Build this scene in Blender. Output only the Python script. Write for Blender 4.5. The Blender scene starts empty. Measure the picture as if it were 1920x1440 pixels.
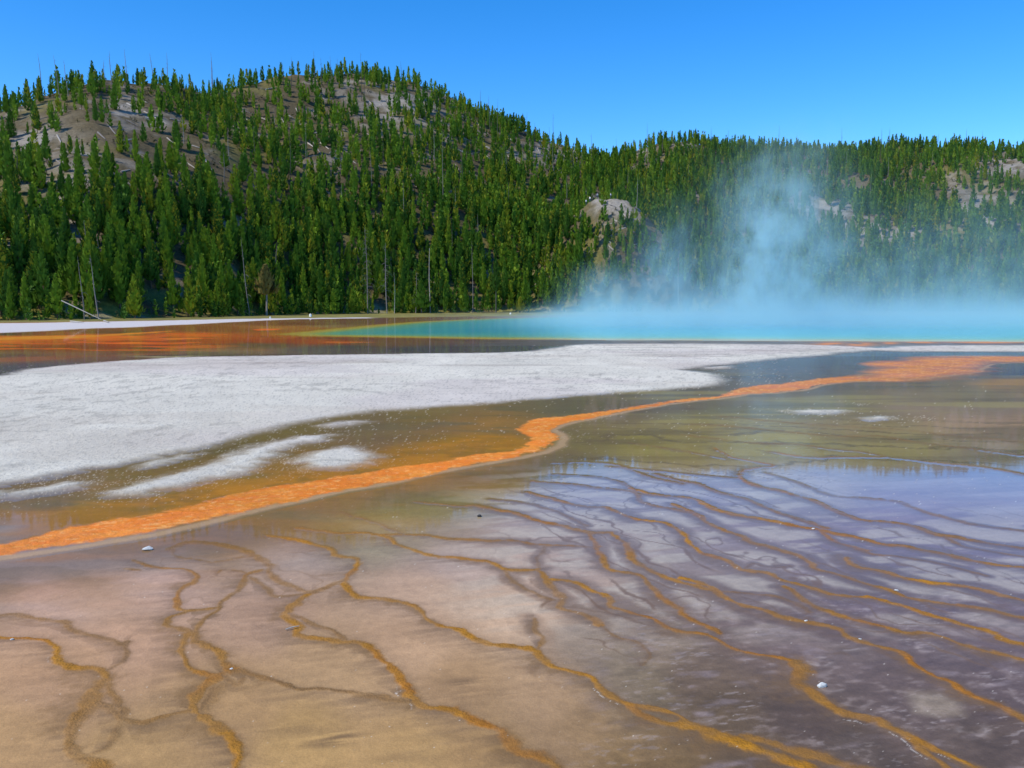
import bpy, math, random, time
import numpy as np
from mathutils import Vector
T0 = time.time()
random.seed(7); R = np.random.default_rng(11)
sc = bpy.context.scene
COL = sc.collection

# ------------------------------------------------------------------ camera
F = 1507.0; H = 2.4; HORIZON = 570.0
PITCH = math.atan((720 - HORIZON) / F)
cp, sp = math.cos(PITCH), math.sin(PITCH)
cam = bpy.data.cameras.new('camera'); camo = bpy.data.objects.new('camera', cam); COL.objects.link(camo)
cam.lens = F / 1920 * 36; cam.sensor_width = 36; cam.clip_start = .1; cam.clip_end = 9000
camo.location = (0, 0, H); camo.rotation_euler = (math.pi / 2 - PITCH, 0, 0)
sc.camera = camo

def ray(u, v):                       # photograph pixel -> unit-forward ray
    a = (u - 960) / F; b = (720 - v) / F
    return np.array([a, cp + b * sp, -sp + b * cp])
def gpt(u, v):                       # ... -> point on the flat ground
    d = ray(u, v); t = H / -d[2]
    return (d[0] * t, d[1] * t)
def proj(x, y, z):
    z = z - H
    f = y * cp - z * sp; up = y * sp + z * cp
    return 960 + F * x / f, 720 - F * up / f
def lin(c):
    c = np.asarray(c, float) / 255
    return np.where(c <= .04045, c / 12.92, ((c + .055) / 1.055) ** 2.4)
def smooth(a, b, x):
    t = np.clip((x - a) / (b - a), 0, 1); return t * t * (3 - 2 * t)

# ------------------------------------------------------------------ noise
_T = np.random.default_rng(5).random((8, 256, 256)).astype(np.float32)
def vn(x, y, k=0):
    xi = np.floor(x); yi = np.floor(y); fx = x - xi; fy = y - yi
    fx = fx * fx * (3 - 2 * fx); fy = fy * fy * (3 - 2 * fy)
    a = xi.astype(np.int64) & 255; b = yi.astype(np.int64) & 255; a1 = (a + 1) & 255; b1 = (b + 1) & 255
    t = _T[k & 7]
    return (t[a, b] * (1 - fx) + t[a1, b] * fx) * (1 - fy) + (t[a, b1] * (1 - fx) + t[a1, b1] * fx) * fy
def fbm(x, y, o=4, k=0):
    s = 0; a = .5; n = 0
    for i in range(o):
        s = s + a * vn(x * 2 ** i + 17.3 * i, y * 2 ** i + 9.1 * i, k + i); n += a; a *= .5
    return s / n                     # 0..1, mean .5

# ------------------------------------------------------------------ helpers
def tag(o, label=None, cat=None, group=None, kind=None):
    if label: o['label'] = label
    if cat: o['category'] = cat
    if group: o['group'] = group
    if kind: o['kind'] = kind
    return o
def link(name, me, mat=None, parent=None):
    o = bpy.data.objects.new(name, me); COL.objects.link(o)
    if mat is not None and not me.materials: me.materials.append(mat)
    if parent: o.parent = parent
    return o
def empty(name, loc, rz=0, s=1):
    o = bpy.data.objects.new(name, None); COL.objects.link(o); o.location = loc
    o.rotation_euler = (0, 0, rz); o.scale = (s, s, s); o.empty_display_size = .2; return o
def mesh_np(name, V, Q, smooth_=False, attrs=None):
    """V (n,3); Q (m,k) faces of one size."""
    V = np.asarray(V, np.float32); Q = np.asarray(Q, np.int32); k = Q.shape[1]
    me = bpy.data.meshes.new(name)
    me.vertices.add(len(V)); me.vertices.foreach_set('co', V.ravel())
    me.loops.add(Q.size); me.loops.foreach_set('vertex_index', Q.ravel())
    me.polygons.add(len(Q)); me.polygons.foreach_set('loop_start', np.arange(0, Q.size, k, dtype=np.int32))
    try: me.polygons.foreach_set('loop_total', np.full(len(Q), k, np.int32))
    except Exception: pass
    if smooth_: me.polygons.foreach_set('use_smooth', np.ones(len(Q), bool))
    for n, d in (attrs or {}).items():
        d = np.asarray(d, np.float32)
        if d.ndim == 2:
            a = me.attributes.new(n, 'FLOAT_COLOR', 'POINT')
            a.data.foreach_set('color', np.concatenate([d, np.ones((len(d), 1), np.float32)], 1).ravel())
        else:
            a = me.attributes.new(n, 'FLOAT', 'POINT'); a.data.foreach_set('value', d)
    me.update(calc_edges=True); me.validate(); return me
class MB:                            # small builder for mixed quads
    def __init__(s): s.v = []; s.f = []
    def tube(s, pts, rad, n=6, cap=True):
        base = len(s.v); P = [Vector(p) for p in pts]
        for i, p in enumerate(P):
            d = (P[min(i + 1, len(P) - 1)] - P[max(i - 1, 0)]).normalized()
            a = d.cross(Vector((.31, .17, 1)) if abs(d.z) < .95 else Vector((1, .2, 0))).normalized(); b = d.cross(a)
            for j in range(n):
                t = 2 * math.pi * j / n
                s.v.append(tuple(p + (a * math.cos(t) + b * math.sin(t)) * rad[i]))
        for i in range(len(P) - 1):
            for j in range(n):
                s.f.append((base + i * n + j, base + i * n + (j + 1) % n, base + (i + 1) * n + (j + 1) % n, base + (i + 1) * n + j))
        if cap:
            s.f.append(tuple(base + j for j in range(n))[::-1]); s.f.append(tuple(base + (len(P) - 1) * n + j for j in range(n)))
    def box(s, c, d):
        b = len(s.v); x, y, z = c; a, e, g = d[0] / 2, d[1] / 2, d[2] / 2
        for i in (-1, 1):
            for j in (-1, 1):
                for k in (-1, 1): s.v.append((x + i * a, y + j * e, z + k * g))
        for q in ((0, 1, 3, 2), (4, 6, 7, 5), (0, 4, 5, 1), (2, 3, 7, 6), (0, 2, 6, 4), (1, 5, 7, 3)): s.f.append(tuple(b + i for i in q))
    def mesh(s, name):
        me = bpy.data.meshes.new(name); me.from_pydata(s.v, [], s.f); me.update(); return me

# ------------------------------------------------------------------ materials
def newmat(name):
    m = bpy.data.materials.new(name); m.use_nodes = True
    nt = m.node_tree; b = nt.nodes['Principled BSDF']; return m, nt, b
def N(nt, t, **kw):
    n = nt.nodes.new(t)
    for k, v in kw.items(): setattr(n, k, v)
    return n
def L(nt, a, b): nt.links.new(a, b)
def math_(nt, op, a, b=None, c=None, clamp=False):
    n = N(nt, 'ShaderNodeMath', operation=op); n.use_clamp = clamp
    for i, x in enumerate((a, b, c)):
        if x is None: continue
        if isinstance(x, (int, float)): n.inputs[i].default_value = x
        else: L(nt, x, n.inputs[i])
    return n.outputs[0]
def noise(nt, vec, scale, detail=3, rough=.55):
    n = N(nt, 'ShaderNodeTexNoise'); n.inputs['Scale'].default_value = scale
    n.inputs['Detail'].default_value = detail; n.inputs['Roughness'].default_value = rough
    L(nt, vec, n.inputs['Vector']); return n.outputs['Fac']
def simple(name, col, rough=.85, nscale=8, amt=.35, bump=.0):
    m, nt, b = newmat(name)
    tc = N(nt, 'ShaderNodeTexCoord'); f = noise(nt, tc.outputs['Object'], nscale, 5, .6)
    oi = N(nt, 'ShaderNodeObjectInfo')
    k = math_(nt, 'MULTIPLY_ADD', f, amt * 2, 1 - amt)
    k = math_(nt, 'MULTIPLY', k, math_(nt, 'MULTIPLY_ADD', oi.outputs['Random'], .35, .82))
    mx = N(nt, 'ShaderNodeVectorMath', operation='SCALE'); mx.inputs[0].default_value = col
    L(nt, k, mx.inputs['Scale']); L(nt, mx.outputs[0], b.inputs['Base Color'])
    b.inputs['Roughness'].default_value = rough
    if bump:
        bn = N(nt, 'ShaderNodeBump'); bn.inputs['Strength'].default_value = .6; bn.inputs['Distance'].default_value = bump
        L(nt, f, bn.inputs['Height']); L(nt, bn.outputs[0], b.inputs['Normal'])
    return m

def ground_material():
    m, nt, b = newmat('thermal_flat')
    at = N(nt, 'ShaderNodeAttribute', attribute_name='col'); wt = N(nt, 'ShaderNodeAttribute', attribute_name='wet')
    gr = N(nt, 'ShaderNodeAttribute', attribute_name='grain')
    geo = N(nt, 'ShaderNodeNewGeometry'); pos = geo.outputs['Position']
    n1 = noise(nt, pos, 55, 4, .65); n2 = noise(nt, pos, 9, 5, .6); n3 = noise(nt, pos, 1.3, 4, .6); n4 = noise(nt, pos, 180, 2, .6)
    # tone variation, stronger on the crust
    s = math_(nt, 'ADD', math_(nt, 'MULTIPLY', n1, .42), math_(nt, 'ADD', math_(nt, 'MULTIPLY', n2, .34), math_(nt, 'ADD', math_(nt, 'MULTIPLY', n3, .14), math_(nt, 'MULTIPLY', n4, .42))))
    k = math_(nt, 'ADD', s, .34)
    sc_ = N(nt, 'ShaderNodeVectorMath', operation='SCALE'); L(nt, at.outputs['Color'], sc_.inputs[0]); L(nt, k, sc_.inputs['Scale'])
    L(nt, sc_.outputs[0], b.inputs['Base Color'])
    b.inputs['Roughness'].default_value = .9; b.inputs['Specular IOR Level'].default_value = .2
    L(nt, wt.outputs['Fac'], b.inputs['Coat Weight']); b.inputs['Coat IOR'].default_value = 1.33
    L(nt, math_(nt, 'MULTIPLY_ADD', n3, .10, -.01, True), b.inputs['Coat Roughness'])
    bn = N(nt, 'ShaderNodeBump'); bn.inputs['Distance'].default_value = .02
    hsum = math_(nt, 'ADD', math_(nt, 'MULTIPLY', n1, .8), math_(nt, 'MULTIPLY', n2, 1.5))
    L(nt, hsum, bn.inputs['Height']); L(nt, math_(nt, 'MULTIPLY_ADD', gr.outputs['Fac'], .9, .08), bn.inputs['Strength'])
    L(nt, bn.outputs[0], b.inputs['Normal'])
    b2 = N(nt, 'ShaderNodeBump'); b2.inputs['Distance'].default_value = .004; b2.inputs['Strength'].default_value = .10
    L(nt, noise(nt, pos, 3.5, 3, .5), b2.inputs['Height']); L(nt, b2.outputs[0], b.inputs['Coat Normal'])
    return m
def water_material():
    m, nt, b = newmat('hot_spring_water')
    at = N(nt, 'ShaderNodeAttribute', attribute_name='col')
    L(nt, at.outputs['Color'], b.inputs['Base Color'])
    geo = N(nt, 'ShaderNodeNewGeometry'); pos = geo.outputs['Position']
    b.inputs['Roughness'].default_value = .12; b.inputs['IOR'].default_value = 1.33; b.inputs['Specular IOR Level'].default_value = .5
    bn = N(nt, 'ShaderNodeBump'); bn.inputs['Distance'].default_value = .02; bn.inputs['Strength'].default_value = .35
    L(nt, noise(nt, pos, 1.8, 4, .6), bn.inputs['Height']); L(nt, bn.outputs[0], b.inputs['Normal'])
    return m
def hill_material():
    m, nt, b = newmat('hillside_soil')
    at = N(nt, 'ShaderNodeAttribute', attribute_name='col')
    geo = N(nt, 'ShaderNodeNewGeometry'); pos = geo.outputs['Position']
    n1 = noise(nt, pos, .9, 6, .65); n2 = noise(nt, pos, .12, 4, .6)
    n3 = noise(nt, pos, 3.2, 3, .7); k = math_(nt, 'ADD', math_(nt, 'MULTIPLY', n1, 1.3), math_(nt, 'ADD', math_(nt, 'MULTIPLY', n3, 1.1), math_(nt, 'MULTIPLY_ADD', n2, .6, -.55)))
    sc_ = N(nt, 'ShaderNodeVectorMath', operation='SCALE'); L(nt, at.outputs['Color'], sc_.inputs[0]); L(nt, k, sc_.inputs['Scale'])
    L(nt, sc_.outputs[0], b.inputs['Base Color']); b.inputs['Roughness'].default_value = .95; b.inputs['Specular IOR Level'].default_value = .1
    bn = N(nt, 'ShaderNodeBump'); bn.inputs['Distance'].default_value = .6; bn.inputs['Strength'].default_value = .7
    L(nt, n1, bn.inputs['Height']); L(nt, bn.outputs[0], b.inputs['Normal'])
    return m
def foliage_material():
    m, nt, b = newmat('pine_needles')
    at = N(nt, 'ShaderNodeAttribute', attribute_name='tint'); oi = N(nt, 'ShaderNodeObjectInfo')
    rn = math_(nt, 'FRACT', math_(nt, 'ADD', at.outputs['Fac'], oi.outputs['Random']))
    cr = N(nt, 'ShaderNodeValToRGB'); e = cr.color_ramp.elements
    e[0].position = 0; e[0].color = (.030, .080, .012, 1); e[1].position = 1; e[1].color = (.210, .200, .016, 1)
    for p_, c_ in ((.3, (.060, .135, .014, 1)), (.65, (.105, .190, .014, 1)), (.88, (.150, .215, .016, 1))):
        q = e.new(p_); q.color = c_
    L(nt, rn, cr.inputs[0])
    geo = N(nt, 'ShaderNodeNewGeometry'); f = noise(nt, geo.outputs['Position'], 1.4, 2)
    sc_ = N(nt, 'ShaderNodeVectorMath', operation='SCALE'); L(nt, cr.outputs[0], sc_.inputs[0]); L(nt, math_(nt, 'MULTIPLY_ADD', f, 1.5, .62), sc_.inputs['Scale'])
    b.inputs['Roughness'].default_value = .7; b.inputs['Specular IOR Level'].default_value = .15
    L(nt, sc_.outputs[0], b.inputs['Base Color'])
    tr = N(nt, 'ShaderNodeBsdfTranslucent'); L(nt, sc_.outputs[0], tr.inputs['Color'])
    mx = N(nt, 'ShaderNodeMixShader'); mx.inputs[0].default_value = .25
    L(nt, b.outputs[0], mx.inputs[1]); L(nt, tr.outputs[0], mx.inputs[2])
    L(nt, mx.outputs[0], nt.nodes['Material Output'].inputs['Surface'])
    return m
M_ground = ground_material(); M_water = water_material(); M_hill = hill_material(); M_leaf = foliage_material()
M_brownleaf = simple('dying_needles', (.16, .13, .025), .8, 3)
M_bark = simple('pine_bark', (.13, .085, .055), .9, 5)
M_dead = simple('weathered_wood', (.19, .175, .16), .9, 4, .3)
M_char = simple('charred_wood', (.07, .062, .055), .9, 4)
M_log = simple('bleached_wood', (.36, .335, .30), .9, 3, .25)
M_rockw = simple('pale_stone', (.62, .64, .62), .8, 30, .25, .01)
M_rockd = simple('dark_stone', (.03, .03, .03), .8, 30, .3, .01)
M_rail = simple('railing_wood', (.26, .21, .16), .85, 4)

# ------------------------------------------------------------------ hills: height field
az = lambda u: math.atan((u - 960) / F * cp)
def tab(rows): return np.array([[az(u), a, b] for u, a, b in rows])
# photo column, row of the bare ridge, distance of the ridge
RL = tab([(-1500, 560, 200), (-700, 400, 215), (-250, 280, 230), (-100, 245, 240), (0, 228, 250), (60, 212, 255), (130, 182, 262), (190, 160, 270), (240, 152, 280), (300, 160, 290), (380, 168, 300), (450, 166, 315),
          (500, 153, 335), (570, 147, 350), (640, 141, 365), (700, 142, 375), (770, 148, 385), (820, 162, 390), (880, 192, 395), (940, 222, 400), (1000, 250, 405), (1060, 280, 410), (1120, 305, 410), (1200, 345, 405), (1300, 420, 400), (1420, 520, 390), (1560, 572, 390), (3000, 575, 390)])
RR = tab([(-800, 572, 480), (700, 560, 480), (850, 470, 480), (980, 370, 475), (1060, 322, 470), (1120, 308, 470), (1180, 290, 465), (1240, 274, 460), (1290, 268, 460), (1340, 280, 470), (1450, 284, 480), (1600, 282, 480),
          (1750, 277, 470), (1850, 281, 450), (1920, 286, 440), (2200, 300, 430), (2800, 400, 400), (4000, 560, 400)])
FT = tab([(-1500, 120, 0), (0, 116, 0), (200, 128, 0), (400, 150, 0), (560, 182, 0), (700, 203, 0), (900, 225, 0), (1200, 245, 0), (1920, 250, 0), (4000, 260, 0)])
def elev_z(v, D, u_az):              # height of a point seen at row v, distance D
    ang = np.arctan((720 - v) / F) - PITCH
    return H + D * np.tan(ang) * 1.0
def height(x, y):
    x = np.asarray(x, float); y = np.asarray(y, float)
    r = np.hypot(x, y) + 1e-6; a = np.arctan2(x, y)
    ca = np.maximum(np.cos(a), .3)
    fr = np.interp(a, FT[:, 0], FT[:, 1])
    out = []
    for T, w in ((RL, 1.12), (RR, 1.05)):
        v = np.interp(a, T[:, 0], T[:, 1]); D = np.interp(a, T[:, 0], T[:, 2])
        zr = elev_z(v, D, a) 
        t = (r * ca - fr) / (D - fr)
        tt = np.clip(t, 0, 1)
        prof = np.where(tt < .12, tt * tt / .24, tt - .06) / .94
        prof = prof + .10 * np.sin(np.pi * tt) * (w - 1) * 8 * .5
        back = np.clip(t - 1, 0, 3)
        out.append(np.maximum(zr, 0) * np.clip(prof - back * .55, 0, 2))
    z = np.maximum(out[0], out[1])
    lh = out[0] >= out[1]
    # overlook knoll
    kx, ky = 34.0, 272.0
    q = ((x - kx) / 22) ** 2 + ((y - ky) / 18) ** 2
    kz = 36.0 * np.exp(-np.maximum(q - .06, 0) * .55)
    kz = kz + (fbm(x / 7, y / 7, 4, 6) - .5) * 6.5 * np.clip(kz / 30, 0, 1)
    z = np.where(kz > z, kz, z)
    amp = smooth(2, 25, z)
    z = z + amp * ((fbm(x / 45, y / 45, 4, 1) - .5) * 13 + (fbm(x / 9, y / 9, 3, 3) - .5) * 2.2) * (1 - .55 * np.exp(-q * .6))
    z = z + smooth(0, 25, r * ca - fr) * 1.0 * fbm(x / 20, y / 20, 3, 2)
    return z, lh
def hz(x, y): return float(height(np.array([x]), np.array([y]))[0][0])
def hit(u, v):                       # first terrain point seen through a pixel
    d = ray(u, v); t = np.arange(105, 560, .5)
    X, Y, Z = d[0] * t, d[1] * t, H + d[2] * t
    g = height(X, Y)[0]; k = np.nonzero(Z <= g)[0]
    if len(k) == 0: return None
    k = k[0]; return (X[k], Y[k], g[k])

na, nr = 560, 330
A = np.linspace(-.80, .80, na); RR_ = 108 + (640 - 108) * np.linspace(0, 1, nr) ** 1.15
aa, rr = np.meshgrid(A, RR_); hx = (rr / np.cos(aa) * np.sin(aa)).ravel(); hy = rr.ravel()
hzv, lh = height(hx, hy)
ramp = smooth(0, 12, hy - np.interp(np.arctan2(hx, hy), FT[:, 0], FT[:, 1]))
hzv = hzv * ramp + (1 - ramp) * -.35
hu, hv = proj(hx, hy, hzv)
soil = lin((92, 83, 62))[None] * np.ones((len(hx), 1)); grass = lin((124, 120, 56)); pale = lin((142, 137, 128))
gm = np.maximum(smooth(.5, .62, fbm(hx / 14, hy / 14, 4, 5)) * .75 * smooth(40, 5, hzv), .85 * smooth(7, 2.5, hzv) * smooth(.3, .5, fbm(hx / 5, hy / 5, 3, 5))) + smooth(.56, .7, fbm(hx / 20, hy / 20, 4, 2)) * .35
hc = soil * (1 - gm[:, None]) + grass * gm[:, None]
pm = np.zeros(len(hx))
for (u, v, ru, rv) in ((135, 370, 45, 95), (235, 205, 30, 26), (290, 225, 32, 14), (470, 428, 46, 14), (430, 420, 20, 14), (1150, 385, 50, 20), (1190, 400, 40, 20), (1080, 400, 35, 14), (1560, 400, 75, 40), (1650, 440, 60, 36), (1880, 310, 50, 18), (1215, 290, 22, 12), (60, 270, 60, 45),
                        (1285, 272, 25, 10), (1700, 440, 60, 30), (1850, 400, 60, 40), (700, 152, 70, 12), (1040, 285, 70, 25), (280, 455, 25, 14), (20, 455, 30, 12), (750, 200, 80, 40)):
    pm = np.maximum(pm, np.exp(-(((hu - u) / ru) ** 2 + ((hv - v) / rv) ** 2)) * (.7 if rv < 45 else .6))
pm = np.clip(pm * 1.7 * smooth(.3, .6, fbm(hx / 5, hy / 5, 4, 6)) + .5 * smooth(.60, .72, fbm(hx / 7, hy / 7, 4, 7)), 0, 1)
hc = hc * (1 - pm[:, None]) + pale * pm[:, None]
idx = np.arange(na * nr).reshape(nr, na)
HQ = np.stack([idx[:-1, :-1], idx[:-1, 1:], idx[1:, 1:], idx[1:, :-1]], -1).reshape(-1, 4)
HV = np.stack([hx, hy, hzv], 1)
lhf = lh[HQ[:, 0]]
def submesh(name, V, Q, attrs, sm=True):
    used = np.unique(Q); rm = np.full(len(V), -1, np.int64); rm[used] = np.arange(len(used))
    return mesh_np(name, V[used], rm[Q], sm, {k: a[used] for k, a in attrs.items()})
for sel, nm in ((lhf, 'hill'), (~lhf, 'hill')):
    o = link(nm, submesh(nm, HV, HQ[sel], {'col': hc}), M_hill); tag(o, kind='structure')
print('hills', time.time() - T0)

# ------------------------------------------------------------------ thermal flat: one fan of ground, coloured by what lies there
vs = np.concatenate([np.arange(2400, 1500, -12), np.arange(1500, 700, -1.45), np.arange(700, 610, -.75), np.arange(610, 588, -.6), np.arange(588, 576.5, -1.)])
us = np.concatenate([np.arange(-1000, -172, 14), np.linspace(-170, 2090, 1000), np.arange(2104, 2950, 14)])
dd = PITCH + np.arctan((vs - 720) / F)
yr = H / np.tan(dd)                  # forward distance on the ground (row independent of column)
# forward distance of row v at centre column; points of a row share y, x scales
tcol = (us - 960) / F
d_y = cp + (720 - vs) / F * sp; d_z = -sp + (720 - vs) / F * cp; tt_ = H / -d_z
GX = (tcol[None, :] * tt_[:, None]); GY = np.repeat((d_y * tt_)[:, None], len(us), 1)
x = GX.ravel(); y = GY.ravel(); n = len(x)
U = np.repeat(us[None, :], len(vs), 0).ravel(); Vv = np.repeat(vs[:, None], len(us), 1).ravel()
print('fan', n, time.time() - T0)
rg = np.hypot(x, y)
wx = x + (fbm(x / .5, y / .5, 3, 1) - .5) * .10 + (fbm(x / 2.5, y / 2.5, 3, 2) - .5) * .5 * smooth(8, 25, rg)
wy = y + (fbm(x / .5, y / .5, 3, 3) - .5) * .10 + (fbm(x / 2.5, y / 2.5, 3, 4) - .5) * .9 * smooth(8, 25, rg)

def seg_dist(px, py, a, b):
    dx, dy = b[0] - a[0], b[1] - a[1]; l2 = dx * dx + dy * dy + 1e-12
    t = np.clip(((px - a[0]) * dx + (py - a[1]) * dy) / l2, 0, 1)
    return np.hypot(px - a[0] - t * dx, py - a[1] - t * dy)
def resample(P, k=4):
    """Catmull-Rom through photo points."""
    P = np.array(P, float)
    if len(P) < 3: return P
    Q = np.vstack([2 * P[0] - P[1], P, 2 * P[-1] - P[-2]]); out = []
    for i in range(1, len(Q) - 2):
        for t in np.arange(k) / k:
            out.append(.5 * ((2 * Q[i]) + (-Q[i - 1] + Q[i + 1]) * t + (2 * Q[i - 1] - 5 * Q[i] + 4 * Q[i + 1] - Q[i + 2]) * t * t + (-Q[i - 1] + 3 * Q[i] - 3 * Q[i + 1] + Q[i + 2]) * t ** 3))
    out.append(P[-1]); return np.array(out)
def poly_sd(P, margin=3.0, k=1):
    """signed distance (metres, + inside) to the ground polygon traced through photo points."""
    if k > 1: P = resample(list(P) + [P[0]], k)
    W = np.array([gpt(u, v) for u, v in P])
    sd = np.full(n, -1e3)
    m = np.nonzero((wx > W[:, 0].min() - margin) & (wx < W[:, 0].max() + margin) & (wy > W[:, 1].min() - margin) & (wy < W[:, 1].max() + margin))[0]
    if len(m) == 0: return sd
    X, Y = wx[m], wy[m]; d = np.full(len(m), 1e3); ins = np.zeros(len(m), bool)
    for i in range(len(W)):
        a, b = W[i], W[(i + 1) % len(W)]
        d = np.minimum(d, seg_dist(X, Y, a, b))
        c = ((a[1] > Y) != (b[1] > Y)); den = b[1] - a[1]
        ins ^= c & (X < (b[0] - a[0]) * (Y - a[1]) / (den if abs(den) > 1e-9 else 1e-9) + a[0])
    sd[m] = np.where(ins, d, -d); return sd

# base colours: anchors read off the flats (what the bed itself looks like)
AN = [
 # near, left: tan and pinkish silt
 (40,1400,164,134,102),(250,1420,168,138,102),(560,1400,168,138,98),(760,1420,166,136,98),(900,1420,156,126,92),(120,1260,162,132,110),(250,1180,168,138,120),(80,1100,166,140,130),(300,1100,172,145,134),
 (480,1160,168,140,124),(420,1330,166,136,104),(620,1250,166,138,110),(560,1050,164,144,134),(720,1000,150,136,110),(800,1100,176,150,132),(950,1130,176,150,132),(860,1060,168,148,140),(760,1200,166,138,116),
 (860,1280,152,124,98),(1020,1300,158,130,106),(1080,1360,142,116,92),(1150,1420,128,104,80),(1250,1430,116,94,74),(0,1080,140,122,112),(150,1050,140,122,112),(300,1030,138,120,108),
 # near, right: purple brown
 (1110,1200,122,106,96),(1160,1230,116,102,94),(1220,1180,118,102,98),(1200,1280,112,98,90),(1300,1250,98,82,78),(1350,1320,96,80,72),(1420,1400,94,78,68),(1500,1330,88,74,74),(1600,1400,84,72,70),(1700,1330,94,80,82),(1820,1400,94,80,78),
 (1600,1230,96,82,84),(1750,1240,92,78,82),(1880,1290,92,78,82),(1500,1180,96,80,84),(1400,1160,100,84,86),(1650,1120,100,84,88),(1850,1150,96,80,86),(1300,1060,118,102,102),(1200,1040,134,118,112),(1100,1060,146,126,118),
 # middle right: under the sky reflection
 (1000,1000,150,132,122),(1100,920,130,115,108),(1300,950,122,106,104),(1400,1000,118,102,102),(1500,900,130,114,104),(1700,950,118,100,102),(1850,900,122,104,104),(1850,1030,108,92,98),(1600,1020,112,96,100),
 # olive flats
 (850,940,126,112,62),(700,950,126,112,64),(620,1000,124,108,70),(900,900,118,102,62),(1050,880,112,100,66),(1150,820,126,112,62),(1300,810,128,112,66),(1450,820,136,122,70),(1600,790,122,106,76),(1750,770,132,108,82),(1880,790,130,104,82),
 (1500,760,112,104,74),(1300,770,108,98,66),(1800,740,124,104,70),(1900,715,150,108,52),(1750,722,112,90,60),(1200,790,112,98,66),(1650,840,126,112,74),(1880,860,112,98,80),(500,990,124,104,60),(400,1010,120,100,70),
 # between crust and orange stream
 (60,880,104,88,62),(100,935,104,88,66),(0,970,110,90,60),(60,990,146,114,108),(20,985,150,130,120),(180,960,128,102,44),(300,935,136,104,30),(420,915,134,102,36),(520,890,130,100,44),(380,950,160,108,26),(600,890,126,98,36),(740,850,140,98,26),(860,830,150,106,24),(930,825,158,112,22),
 (780,870,160,104,18),(300,880,104,88,44),(420,840,104,86,34),(520,805,104,86,38),(700,800,108,92,60),(840,800,108,90,58),(700,830,102,88,62),(930,780,104,90,54),(800,780,106,92,48),(1100,760,102,92,64),(950,800,106,92,60),(1200,750,100,88,66),(1330,700,100,86,70),(1420,700,92,82,76),(1500,690,88,80,78),(1600,675,86,82,84),(1700,665,84,82,90),(1850,664,84,82,90),(1400,725,104,88,68),
 (1880,700,62,62,84),
 # beyond the crust
 (0,690,84,76,76),(80,685,96,84,80),(40,672,128,86,62),(200,668,118,82,60),(400,663,104,84,64),(600,658,92,80,70),(800,655,84,76,72),(1000,652,84,82,78),(1050,646,92,84,72),(1300,642,112,100,84),(1600,643,118,102,86),(1900,644,116,98,88),
 (0,662,104,76,52),(0,652,110,58,18),(150,650,116,54,14),(300,648,130,54,10),(100,640,158,72,12),(250,642,146,58,8),(400,640,138,60,10),(0,636,168,88,14),(0,630,180,100,30),(0,626,70,52,32),(200,632,180,90,16),(220,624,96,66,30),(350,628,170,78,14),(350,618,112,66,24),(500,632,146,66,14),
 (500,640,128,54,10),(620,642,146,66,18),(700,643,120,84,50),(440,620,120,70,26),(560,608,110,66,30),(640,606,120,84,50),(640,612,140,112,70),(560,615,150,96,40),(480,648,84,68,44),(650,650,84,74,62),
 (300,653,88,62,28),
]
AN = np.array(AN, float); ac = lin(AN[:, 2:])
def to_q(u, v):                      # even out foreshortening between anchors
    return u / 300.0, np.log(np.maximum(v - 560, 6)) * 3.2
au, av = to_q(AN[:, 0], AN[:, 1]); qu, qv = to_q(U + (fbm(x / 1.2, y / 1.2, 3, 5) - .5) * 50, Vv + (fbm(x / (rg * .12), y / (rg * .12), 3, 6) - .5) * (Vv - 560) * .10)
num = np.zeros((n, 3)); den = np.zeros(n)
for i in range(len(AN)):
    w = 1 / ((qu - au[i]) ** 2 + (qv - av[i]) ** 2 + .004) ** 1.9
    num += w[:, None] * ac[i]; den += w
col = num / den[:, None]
wet = .10 + .42 * smooth(1200, 960, Vv) + .55 * smooth(850, 1250, U); wet = np.clip(wet, 0, .85) * (1 - .45 * smooth(860, 780, Vv) * smooth(300, 600, U)) * (1 - .25 * smooth(930, 1000, Vv)) * (1 - .50 * smooth(1080, 1330, Vv)); grain = np.zeros(n) + .22; zz = np.zeros(n)
print('anchors', time.time() - T0)
def mix(mask, c, amt=1.0):
    global col
    m = (np.clip(mask, 0, 1) * amt)[:, None]; col = col * (1 - m) + np.asarray(c) * m
def rnd(): return R.random(n)

lift = (1 + .26 * smooth(820, 1000, U) * smooth(860, 920, Vv) * smooth(1330, 1150, Vv))[:, None]; col = col * lift; rr3 = (smooth(1000, 1300, U) * smooth(950, 1100, Vv))[:, None]; col = col * (1 + rr3 * np.array([.05, .05, -.14]))
warmk = 1 - .17 * smooth(900, 1010, Vv) * smooth(1650, 1250, U); col[:, 2] *= warmk; lf = (smooth(1000, 700, U) * smooth(1040, 1090, Vv))[:, None]; col = col * (1 + lf * np.array([.09, .06, .05])); col[:, 2] *= 1 - .05 * smooth(1100, 1300, Vv); col[:, 1] *= 1 - .045 * smooth(900, 1010, Vv)
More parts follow.
